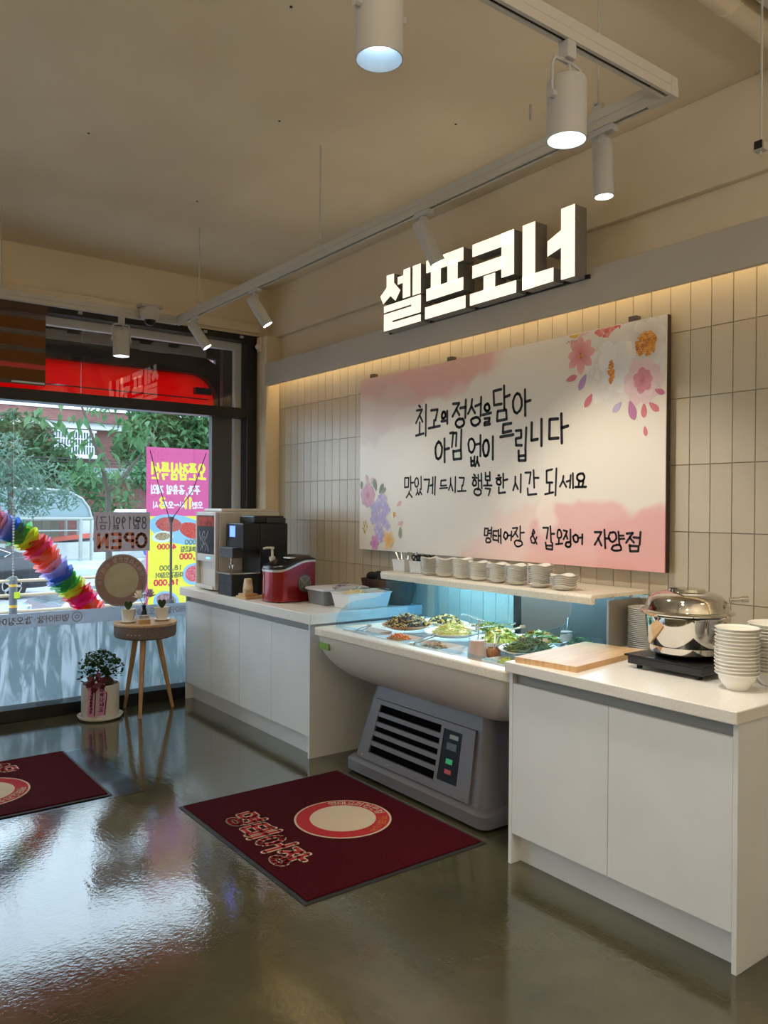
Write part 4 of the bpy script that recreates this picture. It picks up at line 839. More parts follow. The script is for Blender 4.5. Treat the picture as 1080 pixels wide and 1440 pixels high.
# ------------------------------------------------------------------ left worktop
vm = thing('coffee_dispenser', 'white coffee dispenser with a dark picture panel at the window end', 'coffee machine', (2.85, 5.68, ZL))
MW = mat('dispenser_white', C(214, 210, 202), .4)
x0, y0, y1 = 2.55, 5.5, 5.86
m = MB(); m.box(x0+.03, 3.1, y0, y1, ZL+.012, ZL+.6); part(m, 'body', MW, vm, bevel=.008)
m = MB(); m.box(x0, x0+.03, y0, y0+.025, ZL+.012, ZL+.6); m.box(x0, x0+.03, y1-.025, y1, ZL+.012, ZL+.6); m.box(x0, x0+.03, y0+.025, y1-.025, ZL+.57, ZL+.6); m.box(x0-.01, x0+.03, y0+.025, y1-.025, ZL+.012, ZL+.04); part(m, 'front_frame', MW, vm, bevel=.006)
part(MB().box(x0+.003, x0+.03, y0+.026, y1-.026, ZL+.28, ZL+.565), 'picture_panel', mat('picture_black', C(24, 20, 22), .5, spec=.2), vm)
part(MB().box(x0+.001, x0+.02, y0+.028, y1-.028, ZL+.49, ZL+.563), 'orange_panel', mat('picture_orange', C(196, 66, 36), .6, spec=.2, col2=C(120, 36, 26), scale=18), vm)
m = MB(); fv = lambda u, v, h: (x0+.0025-h, y1-.03-u, ZL+.28+v)
for k in range(5): ribbon(m, [[(.06+.03*k+.02*math.sin(k*2+i*.9), .02+.025*i) for i in range(7)]], .006, fv, 0)
ribbon(m, [circ(12, .13, .1, .03, .03)], .01, fv, 0); part(m, 'picture_print', mat('picture_print', C(176, 176, 186), .4), vm)
part(MB().box(x0+.001, x0+.03, y0+.026, y1-.026, ZL+.22, ZL+.278), 'control_strip', MW, vm, bevel=.004)
part(MB().box(x0-.001, x0+.002, y0+.09, y0+.16, ZL+.242, ZL+.256), 'blue_light', mat('blue_led', C(60, 120, 220), .3, emis=(.1, .35, 1, 1), estr=1), vm)
part(MB().box(x0+.06, 3.08, y0+.02, y1-.02, ZL+.6, ZL+.625), 'top_lid', MW, vm, bevel=.008)
m = MB(); fq = lambda u, v, h: (2.75+u, y0-.0006-h, ZL+.53+v); write(m, '-----', 0, 0, .02, .03, .006, fq, 0); part(m, 'maker_mark', mat('mark_grey', C(80, 76, 74), .5), vm)
for dx, dy in ((.05, .03), (.05, .27), (.55, .03), (.55, .27)): part(MB().lathe([(.012, 0), (.014, .012)], 10, (x0+dx, y0+dy, ZL)), 'foot', BLKPL, vm)
cm = thing('coffee_machine', 'black automatic coffee machine with a small blue screen', 'coffee machine', (2.9, 5.25, ZL))
a0, a1 = 5.14, 5.43
part(MB().box(2.735, 2.965, a0, a1, ZL, ZL+.52), 'body', BLKPL, cm, bevel=.006)
part(MB().box(2.6, 2.74, a0+.005, a1-.005, ZL+.33, ZL+.52), 'head', BLKPL, cm, bevel=.006)
part(MB().box(2.598, 2.602, a0+.13, a0+.215, ZL+.42, ZL+.5), 'screen', mat('blue_screen', C(20, 40, 200), .3, emis=(.06, .12, 1, 1), estr=2.2), cm)
part(MB().box(2.54, 2.63, a0+.05, a1-.03, ZL+.27, ZL+.345), 'spout_block', mat('grey_black', C(48, 48, 52), .35), cm, bevel=.005)
m = MB(); m.tube([(2.575, 5.28, ZL+.27), (2.575, 5.28, ZL+.22)], .007, 10); m.tube([(2.575, 5.25, ZL+.215), (2.575, 5.31, ZL+.215)], .006, 8); m.tube([(2.575, 5.255, ZL+.215), (2.575, 5.255, ZL+.19)], .005, 8); m.tube([(2.575, 5.305, ZL+.215), (2.575, 5.305, ZL+.19)], .005, 8); part(m, 'nozzle', CHROME, cm, smooth=True)
part(MB().box(2.515, 2.74, a0+.01, a1-.06, ZL, ZL+.155), 'drip_base', mat('drip_black', C(26, 30, 34), .35), cm, bevel=.004)
m = MB(); fd = lambda u, v, h: (2.5145-h, a1-.065-u, ZL+v)
for u0 in (.01, .115):
    for v0 in (.03, .09): flat(m, [(u0, v0), (u0+.09, v0), (u0+.09, v0+.05), (u0, v0+.05)][::-1], fd, 0)
part(m, 'base_panel', mat('drip_panel', C(38, 44, 48), .3), cm)
part(MB().box(2.495, 2.74, a0, a1-.05, ZL+.156, ZL+.166), 'drip_tray', STEEL, cm, bevel=.002)
part(MB().box(2.70, 2.95, a0+.03, a1-.03, ZL+.52, ZL+.575), 'bean_hopper', BLKPL, cm, bevel=.008)
part(MB().box(2.8, 2.96, a0+.02, a1-.04, ZL+.52, ZL+.56), 'water_lid', mat('grey_black', C(48, 48, 52), .35), cm, bevel=.005)
im = thing('ice_maker', 'glossy red ice maker with black lid and round fan grille', 'ice maker', (2.7, 4.73, ZL))
RED = mat('metallic_red', C(150, 10, 22), .18, .55, coat=.8)
yr0, yr1 = 4.60, 4.865
def ice_prof(n=12):
    P_ = []
    for i in range(n+1):
        a = PI/2+PI*i/n; P_.append((2.645+.085*math.cos(a), (yr0+yr1)/2+(yr1-yr0)/2*math.sin(a)))
    return [(2.87, yr1)]+P_+[(2.87, yr0)]
def ice_top(x): t = min(1, max(0, (x-2.58)/.24)); return .205+.065*(t*t*(3-2*t))
pp_ = ice_prof()
m = MB(); n = len(pp_)
# side wall with a top edge that rises to the back, split along x
pp2 = [(2.87, yr1)]+[(2.87-.035*k, yr1) for k in range(1, 7)]+pp_[1:-1]+[(2.66+.035*k, yr0) for k in range(0, 6)]+[(2.87, yr0)]
n = len(pp2)
vs = [(x, y, ZL+.008) for x, y in pp2]+[(x, y, ZL+ice_top(x)) for x, y in pp2]
m.idx(vs, [(i, (i+1) % n, n+(i+1) % n, n+i) for i in range(n)]+[tuple(range(n-1, -1, -1))]); part(m, 'body', RED, im, smooth=True, fixn=True)
def band(h0, h1, grow, nm, mm, cap):
    q = list(pp2); cy_ = (yr0+yr1)/2
    g = [((x-2.72)*(1+grow)+2.72, (y-cy_)*(1+grow*1.6)+cy_) for x, y in q]
    vs = [(x, y, ZL+ice_top(x0_)+h0) for (x, y), (x0_, _) in zip(g, q)]+[(x, y, ZL+ice_top(x0_)+h1) for (x, y), (x0_, _) in zip(g, q)]
    fs2 = [(i, (i+1) % n, n+(i+1) % n, n+i) for i in range(n)]
    if cap:
        # strips across the top
        fs2 += [tuple(range(n, 2*n))]
    b = MB(); b.idx(vs, fs2+[tuple(range(n-1, -1, -1))]); return part(b, nm, mm, im, smooth=True)
band(0, .014, .012, 'silver_trim', mat('silver_trim', C(200, 198, 196), .3, .3), True)
# lid: lofted cross-sections following the sloping top
R = []
for i in range(10):
    t = i/9; x = 2.562+.31*t; hw_ = (yr1-yr0)/2*(.35+.65*min(1, (t*4.5)**.5)) if t < .25 else (yr1-yr0)/2
    z = ZL+ice_top(x)+.013; top = .03 if 0 < i < 9 else .012; cy_ = (yr0+yr1)/2
    R.append([(x, cy_-hw_, z), (x, cy_-hw_, z+top*.55), (x, cy_-hw_*.8, z+top), (x, cy_+hw_*.8, z+top), (x, cy_+hw_, z+top*.55), (x, cy_+hw_, z)])
b = MB(); b.rings(R); part(b, 'lid', BLKPL, im, smooth=True, fixn=True)
part(MB().box(2.70, 2.77, 4.65, 4.74, ZL+.292, ZL+.299), 'lid_label', WHITE, im)
fg = lambda u, v, h: (2.785+u, yr0-.001-h, ZL+.125+v)
m = MB(); m.prism(ell(0, 0, .052, .058, 32)[::-1], fg, 0, .004); fo = part(m, 'fan_grille', mat('grille_dark', C(70, 66, 60), .4), im)
m = MB(); ribbon(m, [circ(28, 0, 0, r, r*1.09) for r in (.015, .028, .042)], .003, fg, .0045); ribbon(m, [[(-.038, -.04), (.038, .04)], [(-.038, .04), (.038, -.04)]], .005, fg, .0047); part(m, 'grille_ring', mat('grille_light', C(150, 142, 126), .4), fo)
for q in ((2.62, 4.65), (2.62, 4.82), (2.84, 4.65), (2.84, 4.82)): part(MB().lathe([(.012, 0), (.012, .01)], 8, (q[0], q[1], ZL)), 'foot', BLKPL, im)
# pump bottle behind the ice maker
pb = thing('pump_bottle', 'white pump bottle behind the ice maker', 'bottle', (2.74, 4.965, ZL))
WB = mat('pump_white', C(226, 222, 212), .4)
part(MB().lathe([(.04, 0), (.042, .01), (.042, .2), (.03, .23), (.018, .24), (.018, .265)], 20, (2.74, 4.965, ZL)), 'bottle', WB, pb, smooth=True)
part(MB().lathe([(.022, .265), (.022, .287), (.01, .292), (.008, .34), (.014, .342), (.014, .355)], 16, (2.74, 4.965, ZL)), 'pump_collar', WB, pb, smooth=True)
part(MB().tube([(2.75, 4.965, ZL+.35), (2.70, 4.975, ZL+.351), (2.675, 4.98, ZL+.345)], .008, 8), 'spout', WB, pb, smooth=True)
# paper cups on a wooden stand
cs = thing('cup_stand', 'small pale wooden stand holding paper cups', 'stand', (2.58, 5.0, ZL))
PW = mat('pale_wood', C(206, 172, 126), .5, col2=C(190, 152, 104), scale=9, stretch=(1, 8, 1))
part(MB().box(2.51, 2.65, 4.92, 5.07, ZL, ZL+.018), 'base', PW, cs, bevel=.002); part(MB().box(2.52, 2.62, 4.95, 5.055, ZL+.018, ZL+.034), 'step', PW, cs, bevel=.002)
cup = [(.026, 0), (.036, .07), (.038, .072), (.036, .074), (.034, .071), (.024, .004), (.001, .004)]
PC = mat('paper_cup', C(224, 206, 176), .6, col2=C(196, 172, 136), scale=24)
b = MB(); b.lathe(cup[::1], 20); c0 = b.build('paper_cup', PC, smooth=True); 
for k in range(3):
    o = c0 if k == 0 else c0.copy()
    if k: COL.objects.link(o)
    o.rotation_euler = (PI, 0, 0); o.location = (2.57, 5.005, ZL+.035+.074+k*.014); tag(o, 'paper cup upside down on the wooden stand', 'cup', 'paper cups stacked on the stand')
for k in range(7):
    o = c0.copy(); COL.objects.link(o); o.rotation_euler = (0, 0, 0); o.location = (2.68, 4.965, ZL+.0195+k*.013) if 0 else (2.69, 4.915, ZL+.001+k*.016); tag(o, 'paper cup in the tall stack beside the ice maker', 'cup', 'paper cups in the tall stack')
# grey box with lid and tongs, white tray of noodles, wooden basket with cloth
gb = thing('food_container', 'grey plastic food container with translucent lid', 'container', (2.9, 4.4, ZL))
GP = mat('smoky_plastic', C(120, 124, 128), .25); LD = mat('frosted_lid', C(206, 206, 208), .35)
R = [rrect(2.775, 3.10, 4.325, 4.535, ZL+.001, .02, 4), rrect(2.765, 3.11, 4.315, 4.545, ZL+.095, .02, 4)]; m = MB(); m.rings(R); part(m, 'box', GP, gb, smooth=True)
R = [rrect(2.755, 3.12, 4.305, 4.555, ZL+.0955, .02, 4), rrect(2.755, 3.12, 4.305, 4.555, ZL+.108, .02, 4), rrect(2.775, 3.10, 4.325, 4.535, ZL+.114, .02, 4)]; m = MB(); m.rings(R); part(m, 'lid', LD, gb, smooth=True)
part(MB().box(2.93, 2.98, 4.40, 4.43, ZL+.114, ZL+.119), 'blue_tab', mat('blue_tab', C(70, 70, 170), .4), gb)
dup(tg, (2.93, 4.37, ZL+.117), (0, -.13, .55), 'steel tongs lying on the grey container lid', 'tongs on the left worktop')
t_ = thing('noodle_tray', 'white flared tray heaped with noodles at the worktop end', 'tray', (2.92, 4.16, ZL))
def rc(a, z): return [(2.77+a, 4.065+a, z), (3.13-a, 4.065+a, z), (3.13-a, 4.265-a, z), (2.77+a, 4.265-a, z)]
m = MB(); m.rings([rc(.025, ZL+.001), rc(.008, ZL+.09), rc(0, ZL+.1), rc(.006, ZL+.1), rc(.03, ZL+.008)]); part(m, 'tray', WPL, t_, bevel=.004)
NC = FC('cream', 238, 222, 170)
food('cream coloured noodle bundles heaped in the white tray', 2.9, 4.165, ZL+.06, .11, .075, .055, [NC, FC('cream_dark', 224, 204, 148)], 150, 'bit')
dup(tg, (3.04, 4.15, ZL+.108), (0, .05, -.3), 'steel tongs lying across the noodle tray', 'tongs on the left worktop')
bk = thing('wooden_basket', 'rough dark wooden bowl basket behind the noodle tray', 'basket', (3.2, 4.18, ZL))
BKW = mat('dark_bark_wood', C(96, 62, 36), .6, col2=C(48, 32, 24), scale=9, stretch=(1, 1, .5), bump=.5, bscale=26)
R = [rrect(3.17, 3.32, 4.07, 4.46, ZL+.001, .07), rrect(3.15, 3.335, 4.055, 4.48, ZL+.08, .07), rrect(3.14, 3.343, 4.05, 4.49, ZL+.155, .07), rrect(3.15, 3.333, 4.06, 4.48, ZL+.157, .07), rrect(3.18, 3.31, 4.09, 4.44, ZL+.02, .06)]
m = MB(); m.rings(R); part(m, 'basket_wall', BKW, bk, smooth=True)
m = MB()
for i in range(9): m.blob((3.24+random.uniform(-.03, .03), 4.36+random.uniform(-.06, .06), ZL+.15+random.uniform(-.02, .03)), random.uniform(.03, .05), 10, 6, sz=.8)
cl_ = m.build('dark_cloth', mat('black_cloth', C(24, 24, 28), .85), loc=(3.2, 4.2, ZL+.09), smooth=True); tag(cl_, 'crumpled black cloth in the wooden basket', 'cloth')

# ------------------------------------------------------------------ floor mats
PILE = mat('dark_red_pile', C(78, 10, 20), .95, col2=C(62, 6, 15), scale=90, bump=.6, bscale=400, spec=.1)
RUB = mat('mat_rubber', C(44, 42, 46), .6); CRM = mat('cream_pile', C(206, 188, 160), .95, bump=.4, bscale=400); RDP = mat('bright_red_pile', C(176, 30, 40), .95, bump=.4, bscale=400); ORP = mat('orange_pile', C(206, 110, 40), .95)
def door_mat(label, loc, rot, w_, h_, em, tx):
    # local u along the reading direction, v up the lettering
    t = thing('door_mat', label, 'mat', loc, world=False); t.rotation_euler = (0, 0, rot)
    MB().box(-w_/2, w_/2, -h_/2, h_/2, 0, .005).build('rubber_edge', RUB, t, bevel=.002)
    MB().box(-w_/2+.018, w_/2-.018, -h_/2+.018, h_/2-.018, .005, .011).build('pile', PILE, t, bevel=.002)
    f = lambda u, v, h: (u, v, .0112+h)
    fe = lambda u, v, h: (em[0]+u, em[1]+v, .0112+h)
    for nm, r, hh, mm in (('emblem_outline', .238, .0, CRM), ('emblem_ring', .228, .0008, RDP), ('emblem_centre', .162, .0016, CRM)):
        b = MB(); b.prism(ell(0, 0, r, r, 48), fe, 0, hh+.0006); b.build(nm, mm, t)
    b = MB(); arc_text(b, '명태요리전문점', .196, -1.25, .24, .044, .006, fe, .0017); b.build('ring_lettering', CRM, t)
    b = MB(); arc_text(b, '명태어장', .196, .62, .26, .044, .006, fe, .0017); b.build('ring_lettering', ORP, t)
    b1 = MB(); b2 = MB()
    for k, ch in enumerate('명태어장'):
        u0 = tx[0]+k*.165; st = sub(glyph(ch), u0, tx[1]-.012*k, u0+.135, tx[1]-.012*k+.16)
        ribbon(b1, st, .034, f, .0006); ribbon(b2, st, .018, f, .0014)
    b1.build('lettering_outline', CRM, t); b2.build('lettering', RDP, t)
    return t
door_mat('dark red floor mat with round emblem before the salad bar', (2.068, 3.215, 0), -PI/2, 1.235, .965, (.01, .10), (-.33, -.37))
door_mat('dark red floor mat with round emblem lying over the plastic sheet', (.75, 4.66, .002), PI, 1.235, .93, (-.06, .06), (-.3, -.38))
ps = MB(); n = 16; RR = []
for i in range(n+1):
    x = .7+.83*i/n
    RR.append([(x+ (random.uniform(-.012, .02) if i == n else 0), 4.16+.97*j/14+(random.uniform(-.01, .01) if j in (0, 14) else 0), .0008+(.005*random.random() if x > 1.36 else 0)) for j in range(15)])
for i in range(n):
    for j in range(14): ps.face([RR[i][j], RR[i+1][j], RR[i+1][j+1], RR[i][j+1]])
sh = glass_mat('cling_plastic', (.62, .68, .78, 1), 2.3, .16)
o = ps.build('plastic_sheet', sh, smooth=True, fixn=True); tag(o, 'crinkled clear plastic sheet sticking out from under a mat', 'plastic sheet')

# ------------------------------------------------------------------ round side table and what stands on it
TPW = mat('table_wood', C(206, 176, 140), .45, col2=C(190, 156, 116), scale=6, stretch=(1, 10, 1)); LEGW = mat('leg_wood', C(196, 156, 108), .45, col2=C(178, 136, 88), scale=7, stretch=(8, 8, 1))
FAB = mat('woven_fabric', C(140, 126, 120), .95, col2=C(112, 100, 96), scale=160, bump=.4, bscale=300)
tx_, ty_ = 2.13, 5.80
tb = thing('side_table', 'round three legged side table with woven fabric band by the window', 'table', (tx_, ty_, 0))
part(MB().lathe([(.19, .556), (.218, .566), (.225, .59), (.225, .652)], 48, (tx_, ty_, 0)), 'fabric_band', FAB, tb, smooth=True)
part(MB().lathe([(.226, .652), (.23, .656), (.23, .668), (.226, .672)], 48, (tx_, ty_, 0)), 'tabletop', TPW, tb, smooth=True)
for ex, ey in ((2.04, 5.985), (2.02, 5.60), (2.345, 5.80)):
    dx, dy = (ex-tx_), (ey-ty_); part(MB().tube([(tx_+dx*.45, ty_+dy*.45, .557), (ex, ey, .0)], [.023, .012], 12), 'leg', LEGW, tb, smooth=True)
m = MB(); ft = lambda u, v, h: (tx_-.2258*math.sin(.75+u/.225)-.0, ty_-.2258*math.cos(.75+u/.225), .60+v)
for u in (-.05, -.02, .01, .04): ribbon(m, [circ(6, u, 0, .004, .004)], .003, ft, 0)
part(m, 'touch_mark', mat('touch_print', C(206, 200, 196), .4), tb)
TT = .6725
def plant_pot(x, y, lb):
    t = thing('small_plant_pot', lb, 'potted plant', (x, y, TT))
    part(MB().lathe([(.04, .006), (.052, .095), (.056, .1), (.05, .1), (.047, .085), (.001, .083)], 28, (x, y, TT)), 'pot', CERAM, t, smooth=True)
    part(MB().lathe([(.045, 0), (.06, .012), (.058, .014), (.042, .005)], 28, (x, y, TT)), 'saucer', CERAM, t, smooth=True)
    hp = [(.0, -.03), (.014, -.02), (.027, .004), (.026, .022), (.016, .03), (.006, .027), (0, .018), (-.006, .027), (-.016, .03), (-.026, .022), (-.027, .004), (-.014, -.02)]
    m = MB(); m.prism([(a*1.15, b*1.15) for a, b in hp], lambda u, v, h: (x+u*.85+h*.3, y+h-u*.45, TT+.125+v), -.006, .006); part(m, 'heart_leaf', mat('hoya_green', C(38, 62, 28), .4), t, bevel=.004)
plant_pot(2.0, 5.80, 'small white pot with heart leaf nearer the plant with the bow'); plant_pot(2.245, 5.77, 'small white pot with heart leaf nearer the white cabinet')
vz = thing('flower_vase', 'black bottle vase with a cream and a lilac flower', 'vase', (2.13, 5.83, TT))
part(MB().lathe([(.034, 0), (.036, .006), (.014, .085), (.013, .1), (.018, .115), (.012, .115)], 20, (2.13, 5.83, TT)), 'bottle', BLKPL, vz, smooth=True)
STM = mat('stem_dark', C(70, 74, 60), .7)
for (ex, ey, ez, cA, nm) in ((2.085, 5.82, .205, C(240, 232, 206), 'cream_bloom'), (2.18, 5.84, .21, C(200, 172, 190), 'lilac_bloom')):
    fl2 = part(MB().tube([(2.13, 5.83, TT+.11), ((2.13+ex)/2, 5.83, TT+.15), (ex, ey, TT+ez-.02)], .0025, 6), 'stem', STM, vz)
    b = MB()
    for k in range(3):
        for i in range(7):
            a = 2*PI*i/7+k*.4; r = .052-.013*k; z = TT+ez-.03+.014*k
            pts = [(ex, ey, z-.01), (ex+r*.7*math.cos(a-.5), ey+r*.7*math.sin(a-.5), z+.008), (ex+r*math.cos(a), ey+r*math.sin(a), z+.012+.01*k), (ex+r*.7*math.cos(a+.5), ey+r*.7*math.sin(a+.5), z+.008)]
            b.face(pts)
    part(b, nm, mat('petal_'+nm, cA, .8, transl=.3), fl2)
for ex, ey in ((2.15, 5.86), (2.16, 5.81), (2.145, 5.85)): part(MB().tube([(2.13, 5.83, TT+.11), (ex, ey, TT+.24)], .0015, 5), 'reed', STM, vz)
cd = thing('card_holder', 'small white card in a wooden block on the side table', 'card holder', (2.075, 5.67, TT))
part(MB().box(2.03, 2.115, 5.655, 5.685, TT, TT+.03), 'block', PW, cd, bevel=.002)
part(MB().box(2.03, 2.115, 5.669, 5.671, TT+.02, TT+.065), 'card', WHITE, cd)
m = MB(); fcd = lambda u, v, h: (2.035+u, 5.6685-h, TT+.036+v)
for v in (.018, .008): ribbon(m, [[(.004, v), (.03, v)], [(.036, v), (.07, v)]], .004, fcd, 0)
part(m, 'card_print', INK, cd)

# ------------------------------------------------------------------ potted tree with gift bow
gx, gy = 1.80, 5.80
pl = thing('potted_plant', 'small leafy tree in a white pot with congratulation ribbon', 'potted plant', (gx, gy, 0))
POTW = mat('matt_white_pot', C(214, 210, 202), .6)
part(MB().lathe([(.12, .02), (.128, .024), (.13, .05), (.13, .248), (.126, .252), (.118, .25), (.116, .215), (.001, .215)], 40, (gx, gy, 0)), 'pot', POTW, pl, smooth=True)
part(MB().lathe([(.12, 0), (.15, .012), (.158, .03), (.154, .031), (.14, .016), (.001, .012)], 40, (gx, gy, 0)), 'saucer', CERAM, pl, smooth=True)
part(MB().lathe([(.115, .216), (.08, .228), (.001, .232)], 24, (gx, gy, 0)), 'soil', mat('soil', C(96, 72, 48), .95, bump=.5, bscale=120), pl)
BARK = mat('plant_bark', C(74, 62, 46), .85, bump=.4, bscale=60)
part(MB().lathe([(.04, 0), (.055, .02), (.04, .045), (.02, .065)], 14, (gx+.05, gy+.01, .225)), 'caudex', BARK, pl, smooth=True)
part(MB().tube([(gx+.05, gy+.01, .27), (gx+.055, gy+.01, .31), (gx+.04, gy, .36)], [.02, .015, .01], 10), 'trunk', BARK, pl, smooth=True)
part(MB().tube([(gx+.045, gy, .34), (gx-.02, gy, .38), (gx-.08, gy, .4)], [.01, .007, .004], 8), 'branch', BARK, pl, smooth=True)
LEAF = mat('plant_leaf', C(34, 60, 32), .6, col2=C(54, 86, 42), scale=14, spec=.2)
def leafpts(c, s_, e, asp=.45):
    T = Matrix.Translation(c) @ Euler(e).to_matrix().to_4x4()
    return [T @ Vector(p) for p in ((-s_, 0, 0), (-.2*s_, asp*s_, .12*s_), (s_, 0, -.1*s_), (-.2*s_, -asp*s_, .12*s_), (.1*s_, 0, -.05*s_))]
LFF = [(0, 4, 1), (1, 4, 2), (2, 4, 3), (3, 4, 0)]
m = MB()
for i in range(420):
    a = random.uniform(0, 2*PI); q = random.random()**.5; z = random.uniform(-1, 1)
    c = Vector((gx+.0+.17*q*math.cos(a)*math.sqrt(1-z*z*.7), gy+.13*q*math.sin(a)*math.sqrt(1-z*z*.7), .405+.085*z-.12*(abs(q*math.cos(a))**3)*.6))
    m.idx(leafpts(c, random.uniform(.014, .022), (random.uniform(-.8, .8), random.uniform(-.8, .8), random.uniform(0, 6.3)), .6), LFF)
o = part(m, 'foliage', LEAF, pl); o['kind'] = 'stuff'
for k in range(5): part(MB().idx(leafpts(Vector((gx-.09+.012*k, gy-.07, .25+.012*(k % 3))), .035, (0, .3, k*1.2), .5), LFF), 'low_leaf', LEAF, pl)
BOW = mat('burgundy_satin', C(92, 18, 36), .35); PNK = mat('pink_ribbon', C(214, 148, 190), .5)
bx, by, bz = gx-.075, gy-.125, .29
m = MB()
for k in range(6):
    a = k*PI/3+.3; l = .075
    c = Vector((bx, by-.004, bz)); d = Vector((math.cos(a)*.9, -.25, math.sin(a)*.75)).normalized(); sd = d.cross(Vector((0, 1, 0))).normalized()*.018
    p1, p2 = c+d*l*.55+Vector((0, -.018, 0)), c+d*l
    m.face([c-sd*.3, c+sd*.3, p1+sd, p1-sd]); m.face([p1-sd, p1+sd, p2+sd*.8, p2-sd*.8]); m.face([p2-sd*.8, p2+sd*.8, c+d*l*.5+Vector((0, .015, 0))+sd, c+d*l*.5+Vector((0, .015, 0))-sd])
part(m, 'bow', BOW, pl); part(MB().blob((bx, by-.018, bz), .009, 10, 6), 'bow_pearl', CERAM, pl, smooth=True)
for s_, txt in ((-1, '축개업번창하세요'), (1, '대박나세요')):
    xo = bx+.036*s_+.012; pts = [(xo-.005, by+.0, bz-.02), (xo+.004*s_, by-.008, bz-.1), (xo+.0*s_-.012, by-.012, .05)]
    b = MB(); b2 = MB(); wv = .023
    for (p, q) in zip(pts, pts[1:]):
        b.face([(p[0]-wv, p[1], p[2]), (p[0]+wv, p[1], p[2]), (q[0]+wv, q[1], q[2]), (q[0]-wv, q[1], q[2])])
        b2.face([(p[0]+wv*.7, p[1]+.001, p[2]), (p[0]+wv*1.35, p[1]+.001, p[2]), (q[0]+wv*1.35, q[1]+.001, q[2]), (q[0]+wv*.7, q[1]+.001, q[2])])
    rb = part(b, 'ribbon_tail', PNK, pl); part(b2, 'ribbon_backing', BOW, rb)
    m = MB(); nn = len(txt); sp = (bz-.04-.075)/nn
    for k, ch in enumerate(txt):
        zc = bz-.045-k*sp; tt = min(1, max(0, (bz-.02-zc)/(bz-.07))); xc = xo+.000-.012*tt; yc = by-.0135
        g = min(sp*.8, .028); ribbon(m, sub(glyph(ch), xc-g*.5, zc-g, xc+g*.5, zc), .0042, lambda u, v, h: (u, yc-h, v), 0)
    part(m, 'ribbon_lettering', INK, rb)

# ------------------------------------------------------------------ street
def gz(y): return -.06 if y < 6.6 else max(-.75, -.06-.69*(y-6.6)/4.6)
PAV = mat('grey_paving', C(150, 150, 152), .8, col2=C(134, 134, 138), scale=3); ASP = mat('asphalt', C(150, 154, 162), .85, col2=C(140, 144, 152), scale=5, bump=.2, bscale=80)
m = MB(); m.idx([(-30, 6.24, -.06), (40, 6.24, -.06), (40, 6.6, -.06), (-30, 6.6, -.06), (40, 11.2, -.6), (-30, 11.2, -.6)], [(0, 1, 2, 3), (3, 2, 4, 5)]); o = m.build('pavement', PAV); struct(o, 'grey pavement outside the shop window', 'pavement')
o = MB().box(-30, 40, 11.2, 26.5, -.9, -.75).build('road', ASP); struct(o, 'asphalt road beyond the guard rail', 'road')
m = MB()
for x in (-14, -8, -2, 4, 10, 16, 22): m.box(x, x+3, 18.6, 18.75, -.75, -.746)
m.box(-30, 40, 11.55, 11.7, -.75, -.746); m.box(-30, 40, 25.6, 25.75, -.75, -.746); part(m, 'road_marking', mat('road_white', C(220, 222, 224), .7), o)
o = MB().box(-30, 40, 11.2, 11.4, -.9, -.58).build('kerb', mat('kerb_stone', C(196, 196, 196), .8)); struct(o, 'pale stone kerb along the pavement', 'kerb')
o = MB().box(-30, 60, 26.5, 60, -.9, -.55).build('far_pavement', mat('far_paving', C(168, 178, 176), .85, col2=C(146, 156, 156), scale=2.5)); struct(o, 'pale paved strip across the road', 'pavement')
# facade band above the window seen through the upper pane
FK = mat('facade_black', C(20, 20, 22), .5)
fc = thing('facade_band', 'black rounded facade frame with red backlit panel outside', 'facade', (1, 7, 2.2)); 
REDP = mat('red_acrylic', C(206, 6, 24), .35, transl=.8)
def arch(o_, z1, x1, r): return [(-4.6, 2.4), (x1, 2.4)]+[(x1-r+r*math.cos(a), z1-r+r*math.sin(a)) for a in [PI/2*i/8 for i in range(9)]]+[(-4.6, z1)]
ff = lambda u, v, h: (u, 7.0+h, v)
inner = arch(0, 2.765, 3.225, .26); outer = arch(0, 2.93, 3.36, .36)
for i in range(3):
    a, b = ((-4.6, .35), (.352, 1.995), (1.998, 3.22))[i]
    pz_ = [(a, 2.42), (b, 2.42)]+([(3.225-.26+.26*math.cos(t*PI/16), 2.505+.26*math.sin(t*PI/16)) for t in range(9)] if i == 2 else [(b, 2.765)])+[(a, 2.765)]
    part(MB().prism(pz_, ff, .0, .006), 'red_panel', REDP, fc)
m = MB(); n = len(inner)
for i in range(n-1):
    if i == 0: continue
    p, q, P2, Q2 = inner[i], inner[i+1], outer[i], outer[i+1]
    m.idx([ff(*p, -.08), ff(*q, -.08), ff(*Q2, -.08), ff(*P2, -.08), ff(*p, .05), ff(*q, .05), ff(*Q2, .05), ff(*P2, .05)], [(0, 1, 2, 3), (7, 6, 5, 4), (0, 4, 5, 1), (3, 2, 6, 7), (1, 5, 6, 2), (0, 3, 7, 4)])
m.box(-4.6, 3.36, 6.92, 7.05, 2.385, 2.42); m.box(3.225, 3.36, 6.92, 7.05, -.1, 2.6)
part(m, 'frame', FK, fc)
m = MB()
for i in range(60):
    x0 = -4.4+i*.125; m.box(x0, x0+.127, 6.93-random.uniform(.01, .05), 7.0, 2.925+random.uniform(-.012, .0), 2.98+random.uniform(-.01, .03))
part(m, 'foam_seam', mat('mortar_foam', C(176, 170, 156), .95, bump=.8, bscale=30), fc)
part(MB().box(-4.6, 3.4, 6.98, 7.05, 2.93, 3.3).box(3.24, 3.5, 7.0, 7.05, 2.79, 2.93), 'upper_board', mat('dark_board', C(84, 80, 70), .9, col2=C(66, 62, 54), scale=3), fc)
part(MB().box(-4.6, 3.4, 6.3, 7.05, 3.3, 3.36), 'soffit_board', mat('dark_board', C(84, 80, 70), .9), fc)
m = MB()
